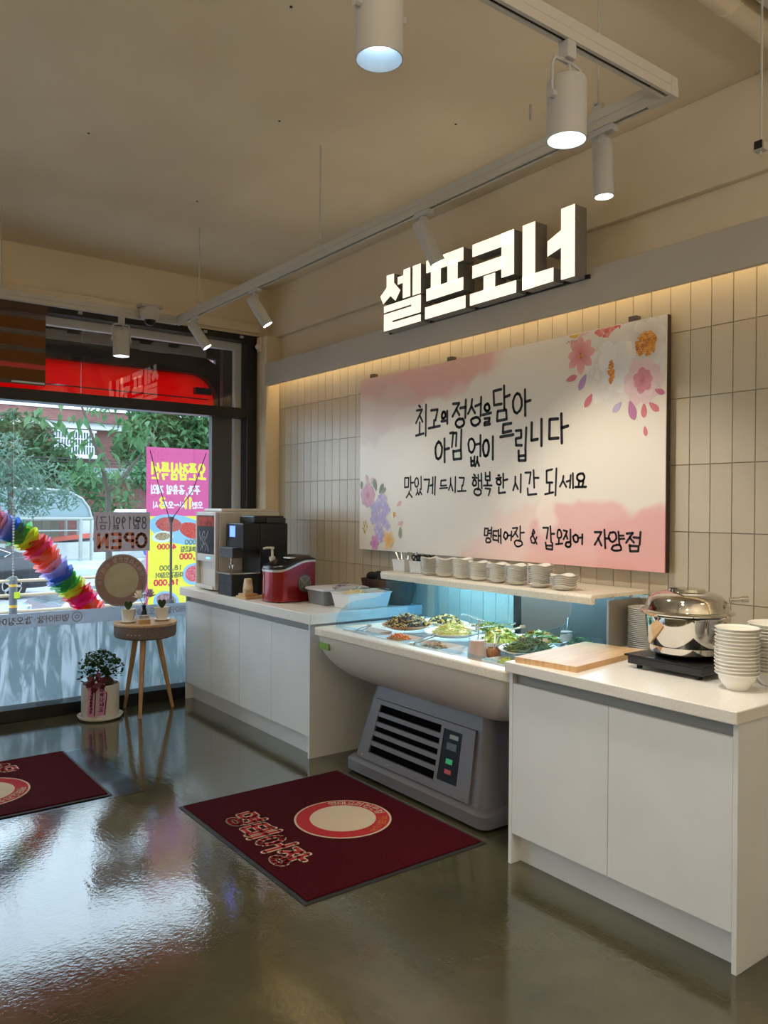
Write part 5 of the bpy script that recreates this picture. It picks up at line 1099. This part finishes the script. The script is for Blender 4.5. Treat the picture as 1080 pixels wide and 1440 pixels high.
for z, dz in ((2.56, -.02), (2.5, -.05), (2.45, -.01)): m.tube([(-4.5, 6.97, z), (-1.5, 6.975, z-.02), (.8, 6.97, z+dz*.5), (3.15, 6.97, z+dz)], .006, 6)
part(m, 'cable', BLACK, fc)
m = MB(); m.box(2.98, 3.14, 6.86, 6.92, 2.57, 2.63); part(m, 'floodlight', BLACK, fc)
ex = MB().box(2.985, 3.07, 6.30, 6.36, -.06, 3.3).box(2.885, 2.985, 6.3, 6.36, -.06, 2.34).build('outer_column', mat('column_dark', C(40, 40, 42), .5)); struct(ex, 'dark metal column outside the window edge', 'column')
ex = MB().box(3.07, 3.30, 6.25, 6.32, -.06, 3.3).build('outer_reveal', mat('reveal_white', C(206, 206, 202), .6)); struct(ex, 'white reveal outside the window edge', 'reveal')
ex = MB().box(3.36, 9, 6.35, 7.05, -.06, 3.4).build('outer_wall', FK); struct(ex, 'dark outer wall of the neighbouring bay', 'wall')
ex = MB().box(-4.6, 3.4, 6.245, 6.30, 2.885, 3.4).build('outer_lintel', mat('reveal_white', C(206, 206, 202), .6)); struct(ex, 'white lintel above the window outside', 'lintel')

# X banner seen from behind
BY = 7.2; bX0, bX1, bZ0, bZ1 = 2.645, 3.265, .32, 2.085
bn = thing('standing_banner', 'pink and yellow lunch special banner on a stand outside', 'banner', (2.95, BY, -.15))
BNM = mat('banner_fabric', (1, 1, 1, 1), .6, vcol=True, transl=.5)
CS = .005; NU, NV = int((bX1-bX0)/CS), int((bZ1-bZ0)/CS)
GRID = [[C(228, 104, 158)]*NU for _ in range(NV)]
def put(i, j, c):
    if 0 <= i < NU and 0 <= j < NV: GRID[j][i] = c(i, j) if callable(c) else c
def rpoly(poly, c):
    us = [p[0] for p in poly]; vs_ = [p[1]-bZ0 for p in poly]
    for j in range(int(min(vs_)/CS), int(max(vs_)/CS)+1):
        v = (j+.5)*CS; xs = []
        for (a, b) in zip(range(len(poly)), list(range(1, len(poly)))+[0]):
            if (vs_[a] > v) != (vs_[b] > v): xs.append(us[a]+(v-vs_[a])/(vs_[b]-vs_[a])*(us[b]-us[a]))
        xs.sort()
        for k in range(0, len(xs)-1, 2):
            for i in range(int(round(xs[k]/CS)), int(round(xs[k+1]/CS))): put(i, j, c)
def rtext(text, x, y, hgt, wid, wd, c, gap=1.12):
    for ch in text:
        if ch == ' ': x += wid*.45; continue
        ww = wid*(.62 if ch in '0123489OPEN6' else (.4 if ch in ',.()-' else 1))
        for s_ in sub(glyph(ch), x, y, x+ww, y+hgt):
            for (a, b) in zip(s_, s_[1:]):
                n_ = max(1, int(math.dist(a, b)/.002))
                for q in range(n_+1):
                    u, v = a[0]+(b[0]-a[0])*q/n_, a[1]+(b[1]-a[1])*q/n_-bZ0; r = wd/2
                    for i in range(int((u-r)/CS), int((u+r)/CS)+1):
                        for j in range(int((v-r)/CS), int((v+r)/CS)+1):
                            if math.hypot((i+.5)*CS-u, (j+.5)*CS-v) <= r+.0012: put(i, j, c)
        x += ww*gap+(.1*wid if ww < wid else 0)
def speck(*cs): return lambda i, j: random.choice(cs)
YL_, PP, WH = C(250, 240, 96), C(150, 200, 236), C(246, 238, 246)
rpoly([(.022, bZ0+.02), (.598, bZ0+.02), (.598, 1.44), (.022, 1.44)], C(252, 240, 84))
for j in range(0, int((1.44-bZ0)/CS)):
    for i in (0, 1, 2): put(i, j, C(228, 104, 158)); put(NU-1-i, j, C(228, 104, 158))
def clipd(poly): return [(min(max(u, .022), .598), v) for u, v in poly]
rpoly(clipd(ell(.29, 1.31, .31, .135, 28, .22)), PP); rpoly(ell(.17, 1.30, .13, .075, 24, .3), speck(C(206, 70, 66), C(190, 56, 56), C(224, 110, 90))); rpoly(ell(.40, 1.36, .13, .07, 24, .1), speck(C(196, 72, 70), C(160, 96, 96), C(214, 120, 104)))
rpoly(ell(.46, 1.245, .105, .055, 24, -.05), C(226, 236, 230)); rpoly(ell(.46, 1.25, .075, .036, 20, -.05), speck(C(150, 130, 96), C(206, 190, 150), C(176, 150, 120)))
rpoly(clipd(ell(.14, .88, .125, .105, 28)), PP); rpoly(clipd(ell(.14, .885, .095, .078, 24)), speck(C(226, 96, 110), C(240, 150, 150), C(206, 70, 90)))
rpoly(ell(.42, .63, .13, .1, 28, .3), PP); rpoly(ell(.42, .64, .1, .07, 24, .3), speck(C(150, 120, 122), C(216, 170, 170), C(120, 100, 110))); rpoly(clipd(ell(.2, .42, .16, .08, 24)), PP)
rtext('오픈점심특선', .035, 1.79, .15, .078, .022, YL_, 1.17)
rtext('주말,공휴일 제외', .09, 1.65, .08, .056, .011, WH, 1.12); rtext('오전', .06, 1.515, .06, .05, .010, WH); rtext('시~오후', .245, 1.515, .06, .05, .010, WH); rtext('시', .51, 1.515, .06, .05, .010, WH)
rtext('11', .17, 1.515, .1, .055, .018, YL_); rtext('3', .44, 1.515, .1, .085, .018, YL_)
DKG, RDD = C(110, 120, 80), C(226, 60, 80)
rtext('13,000', .02, 1.17, .042, .05, .008, DKG); rtext('매콤명태조림', .02, 1.10, .048, .042, .007, DKG, 1.05); rtext('18,000', .27, .93, .042, .05, .008, DKG); rtext('매콤갑오징어', .26, .86, .048, .042, .007, DKG, 1.05); rtext('12,000', .02, .68, .042, .05, .008, DKG)
rtext('11,000', .05, 1.03, .05, .055, .012, RDD); rtext('4,000', .33, 1.13, .045, .05, .010, RDD); rtext('16,000', .3, .79, .05, .055, .012, RDD)
m = MB()
for j in range(NV):
    i = 0
    while i < NU:
        k = i
        while k < NU and GRID[j][k] == GRID[j][i]: k += 1
        m.col = GRID[j][i]; z0, z1 = bZ0+j*CS, bZ0+(j+1)*CS; m.face([(bX1-i*CS, BY, z0), (bX1-k*CS, BY, z0), (bX1-k*CS, BY, z1), (bX1-i*CS, BY, z1)]); i = k
part(m, 'printed_sheet', BNM, bn)
STD = mat('stand_grey', C(120, 124, 128), .4, .4)
sx_ = 2.875
m = MB(); m.tube([(sx_, BY-.03, -.1), (sx_, BY-.03, 1.40)], .012, 10); part(m, 'pole', STD, bn, smooth=True)
part(MB().lathe([(.014, 0), (.03, .05), (.032, .055)], 12, (sx_, BY-.03, 1.38)), 'pole_head', STD, bn, smooth=True)
m = MB(); m.tube([(sx_-.02, BY-.03, 1.43), (2.74, BY-.045, 1.75), (bX0+.03, BY-.012, bZ1-.03)], .004, 6); m.tube([(sx_+.02, BY-.03, 1.43), (3.08, BY-.045, 1.68), (bX1-.03, BY-.012, bZ1-.03)], .004, 6); part(m, 'upper_arm', BLACK, bn, smooth=True)
m = MB(); m.tube([(sx_, BY-.03, .62), (2.68, BY-.03, .36)], .005, 6); m.tube([(sx_, BY-.03, .62), (3.2, BY-.03, .36)], .005, 6); part(m, 'lower_arm', STD, bn)
part(MB().lathe([(.03, .55), (.045, .57), (.045, .63), (.03, .65)], 14, (sx_, BY-.03, 0)), 'pole_joint', STD, bn, smooth=True)
part(MB().lathe([(.2, 0), (.19, .08), (.03, .1)], 24, (sx_, BY-.02, -.16)), 'base', STD, bn, smooth=True)
o = MB().blob((3.06, 6.62, .80), .06, 14, 8, sz=1.4).tube([(3.06, 6.62, .74), (3.06, 6.62, -.06)], .012, 8).build('shop_marker', mat('dark_green_plastic', C(40, 70, 62), .5), smooth=True); tag(o, 'rounded dark green marker post outside behind the dispenser', 'post')

# petal garland arch
gl = thing('petal_garland', 'rainbow garland of shiny plastic petals outside the window', 'garland', (1.6, 6.8, -.1))
CP = [(-1.0, -.1), (-.95, .6), (-.7, 1.25), (-.2, 1.62), (.4, 1.72), (.95, 1.585), (1.376, 1.345), (1.561, 1.225), (1.69, 1.075), (1.84, .89), (1.985, .705), (2.07, .5), (2.12, .2), (2.13, -.1)]
def path(step):
    pts = []
    for i in range(len(CP)-1):
        p0, p1, p2, p3 = CP[max(0, i-1)], CP[i], CP[i+1], CP[min(len(CP)-1, i+2)]
        for k in range(24):
            t = k/24; f_ = lambda a, b, c, d: .5*((2*b)+(-a+c)*t+(2*a-5*b+4*c-d)*t*t+(-a+3*b-3*c+d)*t**3)
            pts.append((f_(p0[0], p1[0], p2[0], p3[0]), f_(p0[1], p1[1], p2[1], p3[1])))
    out = []; acc = 0; last = pts[0]
    for i in range(1, len(pts)):
        d = math.dist(pts[i], pts[i-1]); acc += d
        if acc >= step: acc -= step; out.append((pts[i], (pts[i][0]-pts[i-1][0], pts[i][1]-pts[i-1][1])))
    return out
PC_ = [('red', 236, 20, 26), ('yellow', 236, 240, 16), ('green', 10, 186, 74), ('blue', 10, 110, 210), ('lavender', 196, 196, 250), ('rose', 250, 160, 178), ('orange', 255, 90, 22), ('magenta', 250, 24, 140)]
PM = [mat('petal_plastic_'+n, C(r, g, b), .22, transl=.55, spec=.7) for n, r, g, b in PC_]
pm = MB(); npt = 7
pv = [(0, 0, 0)]+[(.17*(.7+.3*math.sin(PI*(i/npt)))*math.cos(-.8+1.6*i/npt), .17*(.7+.3*math.sin(PI*(i/npt)))*math.sin(-.8+1.6*i/npt), -.03+.04*math.sin(PI*i/npt)) for i in range(npt+1)]
pm.idx(pv, [(0, i, i+1) for i in range(1, npt+1)])
protos = []
for mm in PM: 
    me = bpy.data.meshes.new('petal'); me.from_pydata([tuple(v) for v in pm.v], [], pm.f); me.materials.append(mm); protos.append(me)
rest = MB(); k = 0; cnt = 0
for (x, z), (dx, dz) in path(.034)[::-1]:
    col = (k//2+4) % 8; T = Vector((dx, 0, dz)).normalized(); A = Vector((0, 1, 0)); B = T.cross(A)
    for j in range(6):
        a = 2*PI*j/6+k*.5; rad = A*math.cos(a)+B*math.sin(a); sd = T.cross(rad)
        tl = .85+random.uniform(-.2, .2); r2 = (rad*math.cos(tl)-T*math.sin(tl)).normalized(); nn = sd.cross(r2)*-1
        M_ = Matrix(((r2.x, sd.x, nn.x, x), (r2.y, sd.y, nn.y, 6.8), (r2.z, sd.z, nn.z, z), (0, 0, 0, 1))) @ Matrix.Scale(random.uniform(.9, 1.08), 4)
        if cnt < 300 and x > .9 and z > .45 and not (A.dot(rad) > .75):
            o = bpy.data.objects.new('petal', protos[col]); COL.objects.link(o); o.parent = gl; o.matrix_local = Matrix.Translation(-Vector(gl.location)) @ M_; cnt += 1
        else:
            rest.mi = col; rest.idx([M_ @ Vector(v) for v in pm.v], pm.f)
    k += 1
o = part(rest, 'far_petals', PM, gl); o['kind'] = 'stuff'
part(MB().tube([(p[0][0], 6.8, p[0][1]) for p in path(.1)], .01, 6), 'garland_wire', mat('garland_wire', C(180, 180, 180), .5), gl)
bd = thing('light_dot_beads', 'tiny white beads standing in for a string of light dots outside the glass', 'light dot string', (1.36, 6.5, .95))  # dots of light at the window, imitated by white beads
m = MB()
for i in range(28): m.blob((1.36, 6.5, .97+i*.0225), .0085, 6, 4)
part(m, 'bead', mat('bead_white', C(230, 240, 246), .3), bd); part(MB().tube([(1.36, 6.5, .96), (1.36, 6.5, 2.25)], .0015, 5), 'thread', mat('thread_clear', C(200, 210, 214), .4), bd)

# guard rail
gr = thing('guard_rail', 'tan guard rail with banded posts along the pavement edge', 'guard rail', (1.9, 9.8, -.4))
RLM = mat('rail_tan', C(206, 186, 158), .5); PSM = mat('post_grey', C(92, 100, 102), .5); BND = mat('reflective_yellow', C(226, 176, 70), .4)
for x in (2.05, 4.6, 7.2, -.5):
    p = part(MB().lathe([(.045, -.5), (.045, .7), (.04, .715)], 14, (x, 9.8, 0)), 'post', PSM, gr, smooth=True)
    for z in (.60, .36): part(MB().lathe([(.0465, z), (.0465, z+.03)], 14, (x, 9.8, 0), cap0=False, cap1=False), 'yellow_band', BND, p)
    part(MB().box(x+.0, x+.06, 9.74, 9.76, .47, .54), 'reflector', mat('reflector_lime', C(210, 230, 50), .4), p)
for z in (.665, .5, .31): part(MB().tube([(-4, 9.8, z), (14, 9.8, z)], .019, 8), 'rail', RLM, gr, smooth=True)

# cars
def car(label, x0, y, z0, paint, glassm):
    t = thing('parked_car', label, 'car', (x0+2.3, y, z0)); w_ = .9
    body = [(.0, .35), (.02, .62), (.12, .72), (.5, .80), (1.25, .9), (3.75, 1.02), (4.35, 1.04), (4.62, .98), (4.7, .72), (4.68, .4), (4.55, .28), (4.28, .26), (.4, .22), (.1, .25)]
    m = MB(); R = []
    for s_, k in ((-1, .0), (-.97, .0), (0, 0), (.97, 0), (1, 0)):
        sc2 = .96 if abs(s_) == 1 else 1
        R.append([(x0+2.35+(a-2.35)*sc2, y+w_*s_, z0+.6+(b-.6)*sc2) for a, b in body])
    m.rings(R); part(m, 'body', paint, t, smooth=True, fixn=True)
    cab = [(1.25, .88), (2.05, 1.36), (2.5, 1.44), (3.1, 1.42), (3.75, 1.2), (4.3, 1.02)]
    m = MB(); m.rings([[(x0+a, y+(w_-.06-(b-.9)*.35)*s_, z0+b) for a, b in cab] for s_ in (-1, 1)]); part(m, 'cabin', paint, t, smooth=True, fixn=True)
    win = [(1.55, .97), (2.1, 1.30), (2.5, 1.37), (3.05, 1.35), (3.55, 1.2), (3.75, 1.06)]
    for s_ in (-1, 1):
        m = MB(); m.prism(win, lambda u, v, h: (x0+u, y+(w_-.055-(v-.9)*.35)*s_+h*s_, z0+v), 0, .012); part(m, 'side_window', glassm, t)
    for s_ in (-1, 1): part(MB().tube([(x0+a, y+(w_-.04-(b-.9)*.35)*s_, z0+b) for a, b in ((1.5, .97), (2.1, 1.32), (2.6, 1.39), (3.1, 1.37), (3.75, 1.12), (3.6, 1.03))], .012, 6), 'window_trim', CHROME, t)
    for wx in (.85, 3.75):
        for s_ in (-1, 1):
            T = Matrix.Translation((x0+wx, y+(w_-.1)*s_, z0+.33)) @ Matrix.Rotation(PI/2*s_, 4, 'X').inverted()
            wh = part(MB().lathe([(.2, 0), (.33, .0), (.34, .03), (.34, .1), (.32, .13), (.23, .13), (.22, .1)], 28, T=T), 'wheel', mat('tyre_black', C(26, 26, 28), .8), t, smooth=True)
            m = MB()
            for k in range(5):
                T2 = T @ Matrix.Rotation(2*PI*k/5, 4, 'Z'); m.box(.03, .225, -.03, .03, .1, .125, T2)
            m.lathe([(.06, .1), (.06, .128)], 12, T=T); m.lathe([(.205, .095), (.235, .095), (.235, .125), (.205, .125)], 24, T=T, cap0=False, cap1=False); part(m, 'alloy_spokes', STEEL, wh)
    for s_ in (-1, 1):
        m = MB(); m.box(x0+4.5, x0+4.71, y+.45*s_-.38, y+.45*s_+.38, z0+.82, z0+.9); part(m, 'tail_lamp', mat('tail_lamp_red', C(190, 24, 34), .3), t, bevel=.01)
        m = MB(); m.box(x0+.0, x0+.16, y+.62*s_-.2, y+.62*s_+.2, z0+.56, z0+.68); part(m, 'head_lamp', mat('head_lamp', C(196, 206, 214), .1, .5), t, bevel=.02)
    return t
CG = mat('car_glass', C(40, 52, 62), .05, .3)
car('black sedan parked across the road', .55, 21.6, -.75, mat('car_black', C(22, 28, 38), .3, coat=.35), CG)
car('grey car passing just behind the guard rail', 3.05, 13.2, -.75, mat('car_grey', C(98, 112, 126), .25, .3, coat=1), CG)

# covered stairway across the road
cp = thing('stair_canopy', 'arched glass canopy over a stairway across the road', 'canopy', (7.6, 31, -.55))
CGL = mat('canopy_glass', C(150, 170, 176), .2, transl=.5); CFR = mat('canopy_frame', C(150, 154, 152), .4, .4)
arcp = [(9.25, 1.05), (9.15, 1.45), (8.9, 1.8), (8.5, 2.02), (8.0, 2.12), (6.8, 2.15), (5.2, 2.1), (3.5, 1.95)]
for (p, q) in zip(arcp, arcp[1:]):
    m = MB(); m.idx([(p[0], 31, p[1]), (q[0], 31, q[1]), (q[0], 34.5, q[1]+.0), (p[0], 34.5, p[1])], [(0, 1, 2, 3)]); part(m, 'roof_pane', CGL, cp)
m = MB(); m.face([(x, 31.01, z) for x, z in arcp]+[(3.5, 31.01, 1.05)]); part(m, 'end_pane', CGL, cp)
for y in (31, 34.5): part(MB().tube([(x, y, z) for x, z in [(9.25, -.55)]+arcp], .055, 8), 'arch_rib', CFR, cp, smooth=True)
m = MB(); m.tube([(3.4, 31, 1.05), (9.3, 31, 1.05)], .07, 8); m.tube([(3.4, 31, .6), (8.9, 31, .6)], .03, 8); m.tube([(7.3, 31, 1.05), (7.3, 31, 2.12)], .03, 8); part(m, 'cross_bar', CFR, cp)
for x in (8.85, 5.5): part(MB().tube([(x, 31, -.55), (x, 31, 1.05)], .07, 10), 'leg', CFR, cp, smooth=True)
for i in range(14): part(MB().box(4.2+i*.34, 4.2+i*.34+.3, 34.3, 34.36, -.2, 1.1), 'back_panel', mat('stair_panel', C(140, 132, 116), .7, randv=.25), cp)
part(MB().box(3.5, 10.5, 32.0, 32.3, -.55, .1), 'parapet', mat('parapet_concrete', C(192, 194, 192), .85, col2=C(176, 178, 178), scale=1.2), cp)
ob = thing('site_hoarding', 'pale concrete wall with a red stripe beside the stairway', 'wall', (10.8, 33, -.55))
part(MB().box(9.35, 16, 33, 33.3, -.55, 1.0), 'wall', mat('parapet_concrete', C(192, 194, 192), .85), ob)
m = MB(); m.idx([(8.3, 32.9, .1), (13.5, 32.9, .62), (13.5, 32.9, .8), (8.3, 32.9, .28)], [(0, 1, 2, 3)]); m.mi = 1; m.idx([(8.3, 32.89, .0), (13.5, 32.89, .5), (13.5, 32.89, .6), (8.3, 32.89, .09)], [(0, 1, 2, 3)]); part(m, 'stripe', [mat('stripe_red', C(206, 96, 80), .7), BLACK], ob)
m = MB()
for i in range(8): m.blob((13.0-1.35+random.uniform(-.3, .3), 31.6+random.uniform(-.2, .2), -.3+random.uniform(0, .7)), random.uniform(.25, .4), 9, 6)
o = m.build('blue_tarpaulin', mat('tarp_blue', C(40, 120, 210), .5), loc=(11.65, 31.6, -.55)); tag(o, 'bright blue tarpaulin bundle on the far pavement', 'tarpaulin')
# white van behind the hedge gap
vn = thing('white_van', 'white van roof showing behind the far wall', 'van', (12.5, 34, -.55))
R = [rrect(10.9, 14.6, 33.4, 34.5, z, .3, 4) for z in (-.2, 1.0)]+[rrect(11.2, 14.3, 33.55, 34.4, 1.4, .3, 4)]; m = MB(); m.rings(R); part(m, 'body', mat('van_white', C(226, 230, 232), .3), vn, smooth=True)
part(MB().box(11.4, 14.1, 33.385, 33.42, .55, .95), 'window', CG, vn)

# trees
def foliage(mb, c, r, n, ls, sq=1, asp=.45):
    for i in range(n):
        v = Vector((random.gauss(0, 1), random.gauss(0, 1), random.gauss(0, 1))).normalized()*r*random.random()**.35; v.z *= sq
        mb.idx(leafpts(Vector(c)+v, ls*random.uniform(.7, 1.3), (random.uniform(-1, 1), random.uniform(-1, 1), random.uniform(0, 6.3)), asp), LFF)
LV1 = mat('tree_leaf_mid', C(56, 100, 60), .55, col2=C(84, 128, 80), scale=2, transl=.4); LV2 = mat('tree_leaf_dark', C(36, 78, 52), .55, col2=C(64, 108, 68), scale=2, transl=.35); LV3 = mat('tree_leaf_blue', C(74, 108, 92), .6, col2=C(104, 138, 120), scale=2, transl=.4); TBK = mat('tree_bark', C(86, 80, 74), .9, bump=.5, bscale=20)
ft_ = thing('street_tree', 'young forked tree with drooping leaflets just beyond the pavement', 'tree', (3.53, 11, -.6))
part(MB().tube([(3.53, 11, -.62), (3.52, 11, .9), (3.5, 11, 1.74)], [.06, .045, .035], 8), 'trunk', TBK, ft_, smooth=True)
part(MB().tube([(3.5, 11, 1.72), (3.42, 11, 2.1), (3.28, 11, 2.5), (3.12, 11, 2.95), (3.0, 11, 3.3)], [.03, .025, .02, .014, .01], 8), 'branch', TBK, ft_, smooth=True)
part(MB().tube([(3.5, 11, 1.72), (3.72, 11, 1.95), (4.05, 11, 2.36), (4.2, 11, 2.7)], [.03, .024, .018, .01], 8), 'branch', TBK, ft_, smooth=True)
lm = bpy.data.meshes.new('leaf'); lb = MB(); lb.idx(leafpts(Vector((.09, 0, -.03)), .095, (0, .35, 0), .38), LFF); lm.from_pydata([tuple(v) for v in lb.v], [], lb.f); lm.materials.append(LV1)
for (x, z, n, r) in ((2.66, 2.68, 16, .2), (2.95, 2.6, 18, .22), (3.25, 2.42, 14, .16), (3.44, 2.25, 12, .14), (3.5, 1.98, 14, .16), (3.26, 1.95, 10, .14), (3.88, 2.5, 18, .2), (4.05, 2.6, 16, .2), (3.74, 2.72, 14, .18), (4.15, 2.4, 12, .16), (3.62, 2.82, 12, .2), (3.3, 2.9, 8, .2), (3.62, 1.85, 8, .12)):
    for i in range(n):
        o = bpy.data.objects.new('leaf', lm); COL.objects.link(o); o.parent = ft_
        a = random.uniform(0, 2*PI); o.location = Vector((x+random.gauss(0, r*.6), 11+random.gauss(0, r*.7), z+random.gauss(0, r*.35)))-Vector(ft_.location); o.rotation_euler = (random.uniform(-.4, .4), random.uniform(.1, .9), a); s_ = random.uniform(.75, 1.25); o.scale = (s_, s_, s_)
def tree(label, x, y, z0, blobs, n, ls, lmat, th=.1, asp=.45):
    t = thing('street_tree', label, 'tree', (x, y, z0)); top = max(b[2] for b in blobs)
    part(MB().tube([(x, y, z0), (x+.1, y, (z0+top)/2), (x, y, top)], [th, th*.8, th*.4], 8), 'trunk', TBK, t, smooth=True)
    m = MB()
    for bx_, by_, bz_, r in blobs: foliage(m, (bx_, by_, bz_), r, int(n*r*r), ls, .8, asp)
    o = part(m, 'foliage', lmat, t); o['kind'] = 'stuff'
tree('feathery blue green tree at the far kerb beside the canopy', 5.6, 27.5, -.55, [(4.6, 27.5, 1.5, .9), (5.6, 27.5, 2.1, 1.1), (6.6, 27.5, 2.3, 1.0), (5.2, 27.5, 3.0, 1.2), (4.2, 27.5, 2.6, 1.0), (6.4, 27.5, 1.55, .6), (7.3, 27.3, 1.75, .5)], 420, .12, LV3, .14, .28)
tree('dark leafy tree before the brick house', 8.6, 38.9, -.55, [(8.0, 38.9, 3.4, 1.3), (9.2, 38.9, 3.9, 1.3), (8.4, 38.9, 5.0, 1.2), (7.2, 38.9, 4.5, 1.1), (10.2, 38.9, 3.2, 1.1), (9.0, 38.9, 2.6, 1.3)], 330, .2, LV2, .2)
tree('broad green tree behind the banner top', 16.5, 41, -.55, [(14.6, 41, 4.6, 1.3), (16.0, 41, 5.2, 1.5), (17.6, 41, 5.0, 1.6), (15.4, 41, 6.2, 1.3), (17.2, 41, 6.6, 1.4), (19, 41, 5.5, 1.5), (16.2, 41, 4.0, 1.2), (18.2, 41, 3.8, 1.4)], 330, .24, LV1, .2)
m = MB()
for i in range(26): foliage(m, (10.2+i*.36, 36+random.uniform(-.4, .4), random.uniform(.4, 3.0)+.02*i), random.uniform(.7, 1.0), 170, .15, .9)
o = m.build('ivy_hedge', mat('hedge_leaf', C(78, 134, 84), .55, col2=C(46, 94, 60), scale=3, transl=.35), loc=(14, 36, -.55)); tag(o, 'tall bright green ivy hedge across the road', 'hedge', kind='stuff')
# brick house
bh = thing('brick_house', 'red brick house with white balcony bands and barred window', 'building', (15, 46, -.55))
BRK = mat('red_brick', C(134, 92, 88), .9, col2=C(112, 76, 74), scale=6, stretch=(.4, 1, 4)); WB_ = mat('house_white', C(224, 230, 234), .6); GLS = mat('house_glass', C(84, 110, 122), .1)
part(MB().box(-10, 40, 46, 52, -.55, 12), 'wall', BRK, bh)
part(MB().box(-10, 40, 45.5, 46, 5.85, 6.2), 'balcony_band', WB_, bh); part(MB().box(-10, 40, 45.2, 46, 6.2, 6.85), 'balcony_front', BRK, bh); part(MB().box(-10, 40, 45.1, 46, 6.85, 7.1), 'balcony_band', WB_, bh)
part(MB().box(-10, 40, 45.4, 46, 3.1, 3.7), 'plinth_fence', mat('plinth_grey', C(150, 158, 164), .8), bh)
for x in (11.6, 19.0, 5.0):
    w_ = part(MB().box(x, x+2.2, 45.88, 46, 4.35, 5.7), 'window', GLS, bh)
    m = MB(); m.box(x-.1, x+2.3, 45.5, 46, 4.2, 4.4); m.box(x-.05, x+2.25, 45.55, 46, 5.65, 5.78)
    for k in range(15): m.box(x+.15*k, x+.15*k+.05, 45.55, 45.6, 4.4, 5.65)
    for z in (4.85, 5.25): m.box(x, x+2.2, 45.56, 45.6, z, z+.05)
    part(m, 'window_bars', WB_, w_)
for x in (5.2, 9.0, 12.4, 16.0, 20.0):
    w_ = part(MB().box(x, x+1.8, 45.9, 46, 7.3, 8.8), 'window', GLS, bh); part(MB().box(x-.1, x, 45.85, 46, 7.2, 8.9).box(x+1.8, x+1.9, 45.85, 46, 7.2, 8.9).box(x+.85, x+.95, 45.85, 46, 7.2, 8.9), 'window_frame', WB_, w_)
part(MB().box(7.2, 7.4, 45.0, 45.2, -.5, 12), 'downpipe', WB_, bh)
nh = thing('pale_house', 'pale neighbouring house with a white lean-to roof', 'building', (3, 42, -.55))
part(MB().box(-8, 7.6, 42.5, 44, -.55, 5.2), 'wall', mat('pale_render', C(160, 164, 176), .85), nh)
m = MB(); m.idx([(-8, 40.8, 4.3), (8, 40.8, 4.3), (8, 42.6, 5.0), (-8, 42.6, 5.0), (-8, 40.8, 4.5), (8, 40.8, 4.5), (8, 42.6, 5.2), (-8, 42.6, 5.2)], [(0, 1, 2, 3), (7, 6, 5, 4), (0, 4, 5, 1), (1, 5, 6, 2), (2, 6, 7, 3), (3, 7, 4, 0)]); part(m, 'roof', WB_, nh)
part(MB().box(5.6, 6.9, 42.4, 42.5, 2.6, 4.0), 'window', GLS, nh)
for z, s_ in ((3.32, 0), (3.22, .1)):
    o = MB().tube([(-20, 30+s_, z+.3), (0, 30+s_, z), (12, 30+s_, z-.1), (40, 30+s_, z+.2)], .018, 5).build('overhead_wire', BLACK); tag(o, 'thin black overhead wire crossing the street', 'wire', 'overhead wires across the street')
